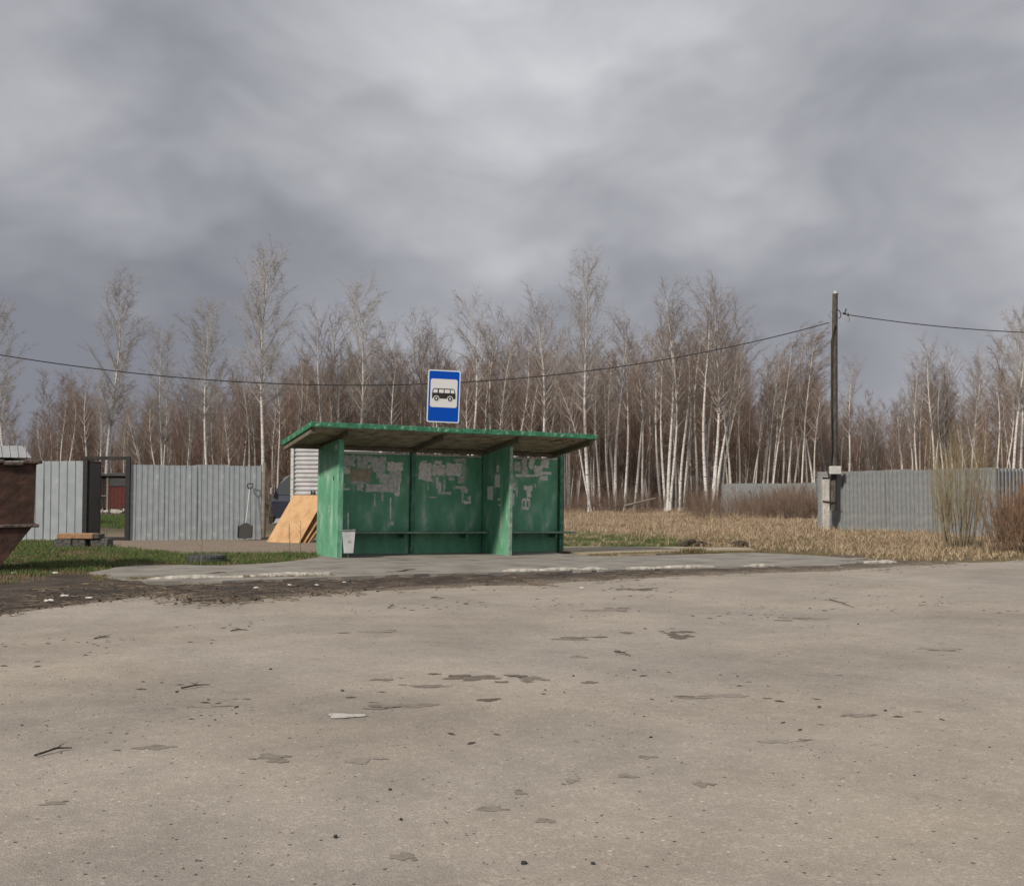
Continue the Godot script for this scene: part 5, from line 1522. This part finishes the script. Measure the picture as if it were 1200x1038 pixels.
func build_grass() -> void:
	var greens := [L(.07, .135, .028), L(.085, .16, .034), L(.055, .11, .026), L(.12, .165, .045), L(.2, .18, .08)]
	var straws := [L(.45, .335, .225), L(.32, .225, .145), L(.53, .42, .30), L(.20, .14, .09), L(.37, .28, .185), L(.165, .125, .075)]
	var g := tuft_mesh(401, 14, .10, .0035, .6, greens)
	var dens := func(x: float, z: float, r: RandomNumberGenerator) -> float:
		var n := n_b.get_noise_2d(x * 7.0, z * 7.0) + .35 * n_c.get_noise_2d(x * 10.0, z * 10.0)
		var near: float = smoothstep(-17.5, -20.5, z)
		return 1.0 if n + r.randf_range(-.25, .25) > .14 - .22 * near else 0.0
	scatter("green_grass", "short fresh green grass in front of the zinc fence", "grass", g, zone_green, 42000, .6, 1.25, 402, dens)
	var g2 := tuft_mesh(403, 8, .07, .0035, .9, [straws[1], straws[3], L(.2, .15, .08), greens[4]])
	scatter("dead_grass", "short dead grass mixed into the green and the soil", "grass", g2, zone_green, 20000, .6, 1.3, 404, func(x: float, z: float, r: RandomNumberGenerator) -> float: return 1.0)
	var s1 := tuft_mesh(405, 16, .25, .0045, 1.0, straws)
	var s2 := tuft_mesh(406, 14, .13, .0045, 1.3, straws + [greens[3], greens[4]])
	var hf := func(x: float, z: float, r: RandomNumberGenerator) -> float:
		var n := n_b.get_noise_2d(x * 3.0 + 20, z * 3.0)
		var near := smoothstep(-30.0, -37.0, z) if x < 9.0 else smoothstep(-25.0, -30.0, z)
		var s := clampf(.30 + n * 1.7 + .45 * near, 0.0, 1.3)
		return s if r.randf() < .30 + near * .45 + n else 0.0
	scatter("dry_tall_grass", "tall straw coloured dry grass before the wood and slate fence", "grass", s1, zone_straw, 30000, .5, 1.1, 407, hf)
	scatter("dry_short_grass", "short flattened straw grass with some green behind the platform", "grass", s2, zone_straw, 36000, .6, 1.3, 408, func(x: float, z: float, r: RandomNumberGenerator) -> float: return 1.0)
	scatter("dry_stalks", "sparse taller dry stalks standing in the straw grass", "grass", tuft_mesh(413, 5, .62, .004, .45, straws), zone_straw, 2600, .5, 1.3, 414, func(x: float, z: float, r: RandomNumberGenerator) -> float: return 1.0 if n_b.get_noise_2d(x * 4.0, z * 4.0) > .05 else 0.0)
	# green tint beside the shelter's right post
	var zr := zone([[656, 622], [780, 626], [800, 637], [656, 639]])
	scatter("green_verge", "low green grass beside the shelter's far post", "grass", g, zr, 9000, .7, 1.3, 409, func(x: float, z: float, r: RandomNumberGenerator) -> float: return 1.0 if r.randf() < .5 + n_b.get_noise_2d(x * 5, z * 5) else 0.0)
	scatter("yard_grass", "green grass in the yard seen through the open gate", "grass", g, zone([[60, 604], [160, 604], [160, 619], [60, 619]]), 9000, .9, 1.7, 410, func(x: float, z: float, r: RandomNumberGenerator) -> float: return 1.0)
	# weeds along the slab joint and the kerb
	var zs := zone([[690, 648.5], [760, 647], [806, 645.5], [900, 644.5], [980, 650], [960, 646.5], [880, 643], [800, 643.5], [740, 647.5], [690, 647]], .05)
	var mb := tuft_mesh(411, 10, .13, .004, .8, [greens[2], greens[4], straws[1], straws[3], L(.13, .14, .05)])
	var r := RandomNumberGenerator.new(); r.seed = 412
	var xf: Array[Transform3D] = []
	for k in 900:
		var px := r.randf_range(690, 975)
		var yy: float = lerpf(650, 646, clampf((px - 690) / 120.0, 0, 1)) + r.randf_range(-.5, .5) + (0.0 if px < 890 else (px - 890) * .05)
		var p := gp(px, yy, .05)
		xf.append(Transform3D(Basis(Vector3.UP, r.randf() * TAU).scaled(Vector3.ONE * r.randf_range(.3, .8) * (1.8 if px > 800 and px < 825 else 1.0)), Vector3(p.x, pave_y(p.x, p.z) - .01, p.z)))
	for k in 500:
		var px := r.randf_range(150, 390)
		var p := gp(px, lerpf(680.5, 675.5, (px - 150) / 240.0) + r.randf_range(-.7, .7), .08)
		xf.append(Transform3D(Basis(Vector3.UP, r.randf() * TAU).scaled(Vector3.ONE * r.randf_range(.25, .6)), Vector3(p.x, pave_y(p.x, p.z) - .01, p.z)))
	for k in 120:
		var p := gp(119 + r.randfn(0, 4), 680 + r.randfn(0, 1.2), .05)
		xf.append(Transform3D(Basis(Vector3.UP, r.randf() * TAU).scaled(Vector3.ONE * r.randf_range(.5, 1.1)), Vector3(p.x, .04, p.z)))
	var mm := MultiMesh.new()
	mm.transform_format = MultiMesh.TRANSFORM_3D; mm.mesh = mb
	mm.instance_count = xf.size()
	for k in xf.size(): mm.set_instance_transform(k, xf[k])
	var o := MultiMeshInstance3D.new(); o.multimesh = mm; o.name = "joint_weeds"
	add_child(o)
	tag(o, "small weeds growing in the joints and kerb of the platform", "weeds", "", "stuff")

func build_litter() -> void:
	var r := RandomNumberGenerator.new(); r.seed = 501
	# clods and stones in the soil strip: uncountable
	var mb := MB.new(); mb.col = L(.085, .066, .052)
	rock(mb, Vector3.ZERO, Vector3(.055, .022, .045), r)
	var xf: Array[Transform3D] = []
	for k in 900:
		var px := r.randf_range(-20, 1150) if k > 550 else r.randf_range(-20, 420)
		var x := gp(px, lerpf(715, 662, clampf(px / 1150.0, 0, 1)), 0).x
		var z := edge_z(x) - r.randf_range(-.5, 2.6) * r.randf()
		if in_zone(zone_slab, x, z): continue
		var s := (.1 + .55 * pow(r.randf(), 3.0)) * (1.0 if px < 450 else .6)
		xf.append(Transform3D(Basis.from_euler(Vector3(r.randf_range(-.5, .5), r.randf() * TAU, r.randf_range(-.5, .5))).scaled(Vector3.ONE * s), Vector3(x, max(ground_y(x, z), 0.0) + .004, z)))
	var mm := MultiMesh.new(); mm.transform_format = MultiMesh.TRANSFORM_3D; mm.mesh = mb.mesh(M.ground); mm.instance_count = xf.size()
	for k in xf.size(): mm.set_instance_transform(k, xf[k])
	var o := MultiMeshInstance3D.new(); o.multimesh = mm; o.name = "soil_clods"; add_child(o)
	tag(o, "loose soil clods along the road edge", "soil", "", "stuff")
	# straw, bark and twig scraps in the soil
	var tw := MB.new()
	for b in 4:
		var q0 := Vector3(r.randf_range(-.2, .2), .006, r.randf_range(-.2, .2)); var an := r.randf() * TAU
		var cc := [L(.30, .24, .17), L(.10, .08, .06), L(.22, .17, .12), L(.05, .04, .03)][b] as Color
		tw.twig(q0, q0 + Vector3(cos(an), r.randf_range(0, .12), sin(an)) * r.randf_range(.08, .22), .006, cc, cc)
	xf = []
	for k in 520:
		var px := r.randf_range(-20, 1150) if k > 330 else r.randf_range(-20, 420)
		var x := gp(px, lerpf(715, 662, clampf(px / 1150.0, 0, 1)), 0).x
		var z := edge_z(x) - r.randf_range(-.6, 4.0 if px < 420 else 2.2)
		if in_zone(zone_slab, x, z): continue
		xf.append(Transform3D(Basis(Vector3.UP, r.randf() * TAU).scaled(Vector3.ONE * r.randf_range(.5, 1.2)), Vector3(x, max(ground_y(x, z), 0.0) + .004, z)))
	mm = MultiMesh.new(); mm.transform_format = MultiMesh.TRANSFORM_3D; mm.mesh = tw.mesh(M.crown); mm.instance_count = xf.size()
	for k in xf.size(): mm.set_instance_transform(k, xf[k])
	o = MultiMeshInstance3D.new(); o.multimesh = mm; o.name = "twig_litter"; add_child(o)
	tag(o, "straw and twig scraps lying in the roadside soil", "twigs", "", "stuff")
	# grit on the road
	var gm := MB.new(); gm.col = L(.34, .31, .28)
	rock(gm, Vector3.ZERO, Vector3(.009, .006, .008), r)
	xf = []
	for k in 1200:
		var z := -lerpf(2.6, 15.0, pow(r.randf(), 1.3))
		xf.append(Transform3D(Basis(Vector3.UP, r.randf() * TAU).scaled(Vector3.ONE * r.randf_range(.25, .9)), Vector3(r.randf_range(-.5, .5) * -z, .002, z)))
	mm = MultiMesh.new(); mm.transform_format = MultiMesh.TRANSFORM_3D; mm.mesh = gm.mesh(M.ground); mm.instance_count = xf.size()
	for k in xf.size(): mm.set_instance_transform(k, xf[k])
	o = MultiMeshInstance3D.new(); o.multimesh = mm; o.name = "road_grit"; add_child(o)
	tag(o, "fine grit scattered over the asphalt", "grit", "", "stuff")
	# dead leaves and bark flecks
	var lm := MB.new()
	for b in 3:
		lm.col = L(.07, .052, .038) * r.randf_range(.7, 1.5)
		var o3 := Vector3(r.randf_range(-.2, .2), 0, r.randf_range(-.2, .2)); var an := r.randf() * TAU
		var e1 := Vector3(cos(an), 0, sin(an)) * .05; var e2 := Vector3(-sin(an), 0.1, cos(an)) * .016
		e2.y = .004
		lm.tri(o3 - e1, o3 + e2, o3 + e1, Vector3.UP); lm.tri(o3 - e1, o3 - e2, o3 + e1, Vector3.UP)
	xf = []
	for k in 700:
		var z := -lerpf(5.0, 20.0, sqrt(r.randf()))
		var x := r.randf_range(-.5, .5) * -z
		if z < edge_z(x) + .2 or n_b.get_noise_2d(x * 3.0, z * 3.0) < -.05: continue
		xf.append(Transform3D(Basis(Vector3.UP, r.randf() * TAU).scaled(Vector3.ONE * (.15 + .8 * pow(r.randf(), 2.0))), Vector3(x, road_y(x, z) + .004, z)))
	mm = MultiMesh.new(); mm.transform_format = MultiMesh.TRANSFORM_3D; mm.mesh = lm.mesh(M.crown); mm.instance_count = xf.size()
	for k in xf.size(): mm.set_instance_transform(k, xf[k])
	o = MultiMeshInstance3D.new(); o.multimesh = mm; o.name = "leaf_litter"; add_child(o)
	tag(o, "dark dead leaves and bark flecks strewn on the asphalt", "leaves", "", "stuff")
	# sticks lying on the road
	for q in [[212, 806, 246, 802], [40, 885, 84, 876], [720, 763, 739, 768], [620, 685, 655, 687], [972, 702, 1002, 712], [215, 706, 252, 703], [290, 699, 318, 697], [365, 698, 390, 699], [455, 712, 462, 709], [270, 739, 290, 738], [110, 748, 128, 746], [505, 700, 520, 701]]:
		var a := gp(q[0], q[1], 0.012); var b := gp(q[2], q[3], 0.012)
		var m := MB.new()
		var md := (b - a) * .5 + Vector3(0, .01, r.randf_range(-.05, .05))
		var cc := L(.06, .05, .042)
		m.tube(PackedVector3Array([Vector3.ZERO, md, b - a]), PackedFloat32Array([.007, .006, .003]), 5, cc, cc)
		for w in 2: m.twig(md, md + Vector3(r.randf_range(-.1, .1), .02, r.randf_range(-.1, .1)), .005, cc, cc)
		var s := part("fallen_stick", m, M.crown, self); s.position = a
		tag(s, "thin dark stick lying on the asphalt", "stick", "sticks lying on the road")
	# dark stones
	for q in [[695, 1012, .018], [393, 980, .02], [614, 1011, .022], [457, 925, .016], [763, 864, .02], [1038, 833, .024], [672, 792, .02], [317, 784, .022], [1072, 909, .016], [1160, 876, .016], [960, 888, .012], [330, 888, .012], [1006, 731, .02], [470, 960, .014]]:
		var m := MB.new(); m.col = L(.05, .048, .055)
		rock(m, Vector3.ZERO, Vector3(q[2], q[2] * .7, q[2] * .9) * .6, r)
		var s := part("dark_stone", m, M.ground, self); s.position = gp(q[0], q[1], q[2] * .25)
		tag(s, "small dark stone lying on the asphalt", "stone", "dark stones on the road")
	# dried mud: flat crisp patches
	var mn := noise(0.9, 97, 4)
	for s in [[555, 795, 42, 4.5, .50], [500, 805, 30, 3, .6], [450, 797, 16, 2.5, .55], [625, 796, 30, 4, .6], [480, 827, 40, 3.5, .66], [570, 821, 14, 3, .4], [797, 745, 24, 4, .45], [800, 740, 20, 2, .5], [670, 748, 30, 3, .62], [735, 741, 10, 2, .5], [185, 876, 34, 4, .68], [320, 888, 36, 5, .66], [740, 690, 24, 1.5, .55], [720, 714, 30, 2, .72], [850, 816, 40, 3, .78], [690, 800, 12, 2, .55], [680, 770, 16, 2, .75], [760, 888, 14, 3, .7], [670, 915, 12, 4, .72], [735, 910, 16, 4, .7], [820, 920, 14, 4, .7], [575, 948, 26, 5, .72], [640, 962, 16, 5, .74], [610, 930, 12, 3, .7], [475, 1004, 22, 6, .72], [60, 942, 20, 3, .75], [420, 893, 24, 5, .8], [1010, 840, 24, 3, .7], [950, 725, 30, 2, .75], [440, 740, 30, 2, .8], [1100, 760, 30, 2, .8], [960, 790, 30, 3, .82], [910, 870, 30, 3, .82], [240, 828, 30, 2, .8]]:
		var c := gp(s[0], s[1], 0.0)
		var hx: float = s[2] * -c.z / F * 1.05
		var hz: float = s[3] * c.z * c.z / (CAM_Y * F)
		var lobes := 2 + int(hx > .12) + 2 * int(hx > .22)
		for b in lobes:
			var o2 := Vector2(r.randf_range(-1.2, 1.2) * hx, r.randf_range(-1.2, 1.2) * hz) if b > 0 else Vector2.ZERO
			var k2 := .85 if b == 0 else r.randf_range(.15, .45)
			var ol := PackedVector2Array()
			var ph := r.randf() * 50.0
			for k in 40:
				var an := TAU * k / 40
				var rr: float = clampf(.72 + .75 * mn.get_noise_2d(cos(an) * .8 + ph, sin(an) * .8) + .10 * mn.get_noise_2d(cos(an) * 3.0 + ph, sin(an) * 3.0), .25, 1.25)
				ol.append(Vector2(cos(an) * hx, sin(an) * hz) * rr * k2)
			if Geometry2D.triangulate_polygon(ol).is_empty(): continue
			var sm := MB.new()
			var dk: float = s[4]
			sm.col = L(.335, .302, .268).lerp(L(.10, .074, .052), clampf(1.6 - dk * 1.75, .16, .95))
			sm.prism(ol, Transform3D(Basis(Vector3.RIGHT, -PI / 2), Vector3.ZERO), .0007)
			var so := part("mud_stain", sm, M.mud, self)
			so.position = Vector3(c.x + o2.x, road_y(c.x + o2.x, c.z + o2.y) + .0016 + .0011 * b, c.z + o2.y)
			tag(so, "dried brown mud stain on the dusty asphalt", "stain", "dried mud stains on the road")
	# white spill on the asphalt
	var p := gp(404, 840, .0)
	var pl := PackedVector2Array()
	for k in 26:
		var an := TAU * k / 26
		pl.append(Vector2(cos(an) * .14, sin(an) * .08) * (.85 + .18 * sin(an * 3.0 + 1.0) + r.randf_range(-.07, .07)))
	var wm := MB.new(); wm.col = L(.52, .505, .48)
	wm.prism(pl, Transform3D(Basis(Vector3.RIGHT, -PI / 2), Vector3(0, .0, 0)), .002)
	var ws := part("white_spill", wm, M.mud, self); ws.position = Vector3(p.x, .005 + n_b.get_noise_2d(p.x * 0.9, p.z * 0.9) * 0.012, p.z)
	tag(ws, "dried white spill on the asphalt", "spill")
	# pale litter at the foot of the soil strip
	for q in [[57, 703, .1], [75, 700, .08], [15, 676, .09], [8, 672, .07], [104, 700, .07], [339, 687, .05], [371, 686, .05], [300, 689, .06], [64, 676, .08], [403, 683, .05], [682, 687, .05], [455, 648.5, .06], [480, 648, .04]]:
		var m := MB.new()
		m.prism(ragged(-q[2] * .55, -q[2] * .25, q[2] * .55, q[2] * .25, r, q[2] * .12), Transform3D(Basis.from_euler(Vector3(-1.2, r.randf_range(-.6, .6), r.randf_range(-.2, .2))), Vector3.ZERO), .006)
		var s := part("paper_litter", m, M.paper_old, self)
		var g := gp(q[0], q[1], .05)
		s.position = Vector3(g.x, max(ground_y(g.x, g.z), pave_y(g.x, g.z) if in_zone(zone_slab, g.x, g.z) else 0.0) + .03, g.z)
		tag(s, "pale scrap of litter lying on the ground", "litter", "litter scraps along the platform")

# ---------------------------------------------------------------- everything
func _ready() -> void:
	rng.seed = 7
	var cam := Camera3D.new()
	cam.name = "camera"
	cam.fov = rad_to_deg(2.0 * atan(519.0 / F))
	cam.position = Vector3(0, CAM_Y, 0)
	cam.rotation.x = PITCH
	cam.near = 0.1; cam.far = 1500.0
	add_child(cam)
	cam.current = true
	var we := WorldEnvironment.new()
	we.name = "world_environment"
	var env := Environment.new()
	env.background_mode = Environment.BG_SKY
	env.sky = make_sky()
	env.background_energy_multiplier = 1.0
	env.tonemap_mode = Environment.TONE_MAPPER_LINEAR
	env.tonemap_exposure = 1.2
	env.sdfgi_enabled = true; env.ssao_enabled = true; env.ssil_enabled = true
	we.environment = env
	add_child(we)
	var sun := DirectionalLight3D.new()
	sun.name = "sun"
	sun.light_energy = 1.0
	sun.light_angular_distance = 6.0
	sun.light_color = Color(1.0, 0.955, 0.89)
	sun.shadow_enabled = true
	sun.look_at_from_position(Vector3(-9, 10.5, 10), Vector3.ZERO)
	add_child(sun)
	shelter_at = gp(400, 653.5, 0.10)
	make_materials()
	build_ground()
	build_road()
	build_paving()
	build_shelter()
	build_sign()
	build_bin()
	build_skip()
	build_left_side()
	build_behind()
	build_right_side()
	build_forest()
	build_bushes()
	build_grass()
	build_litter()
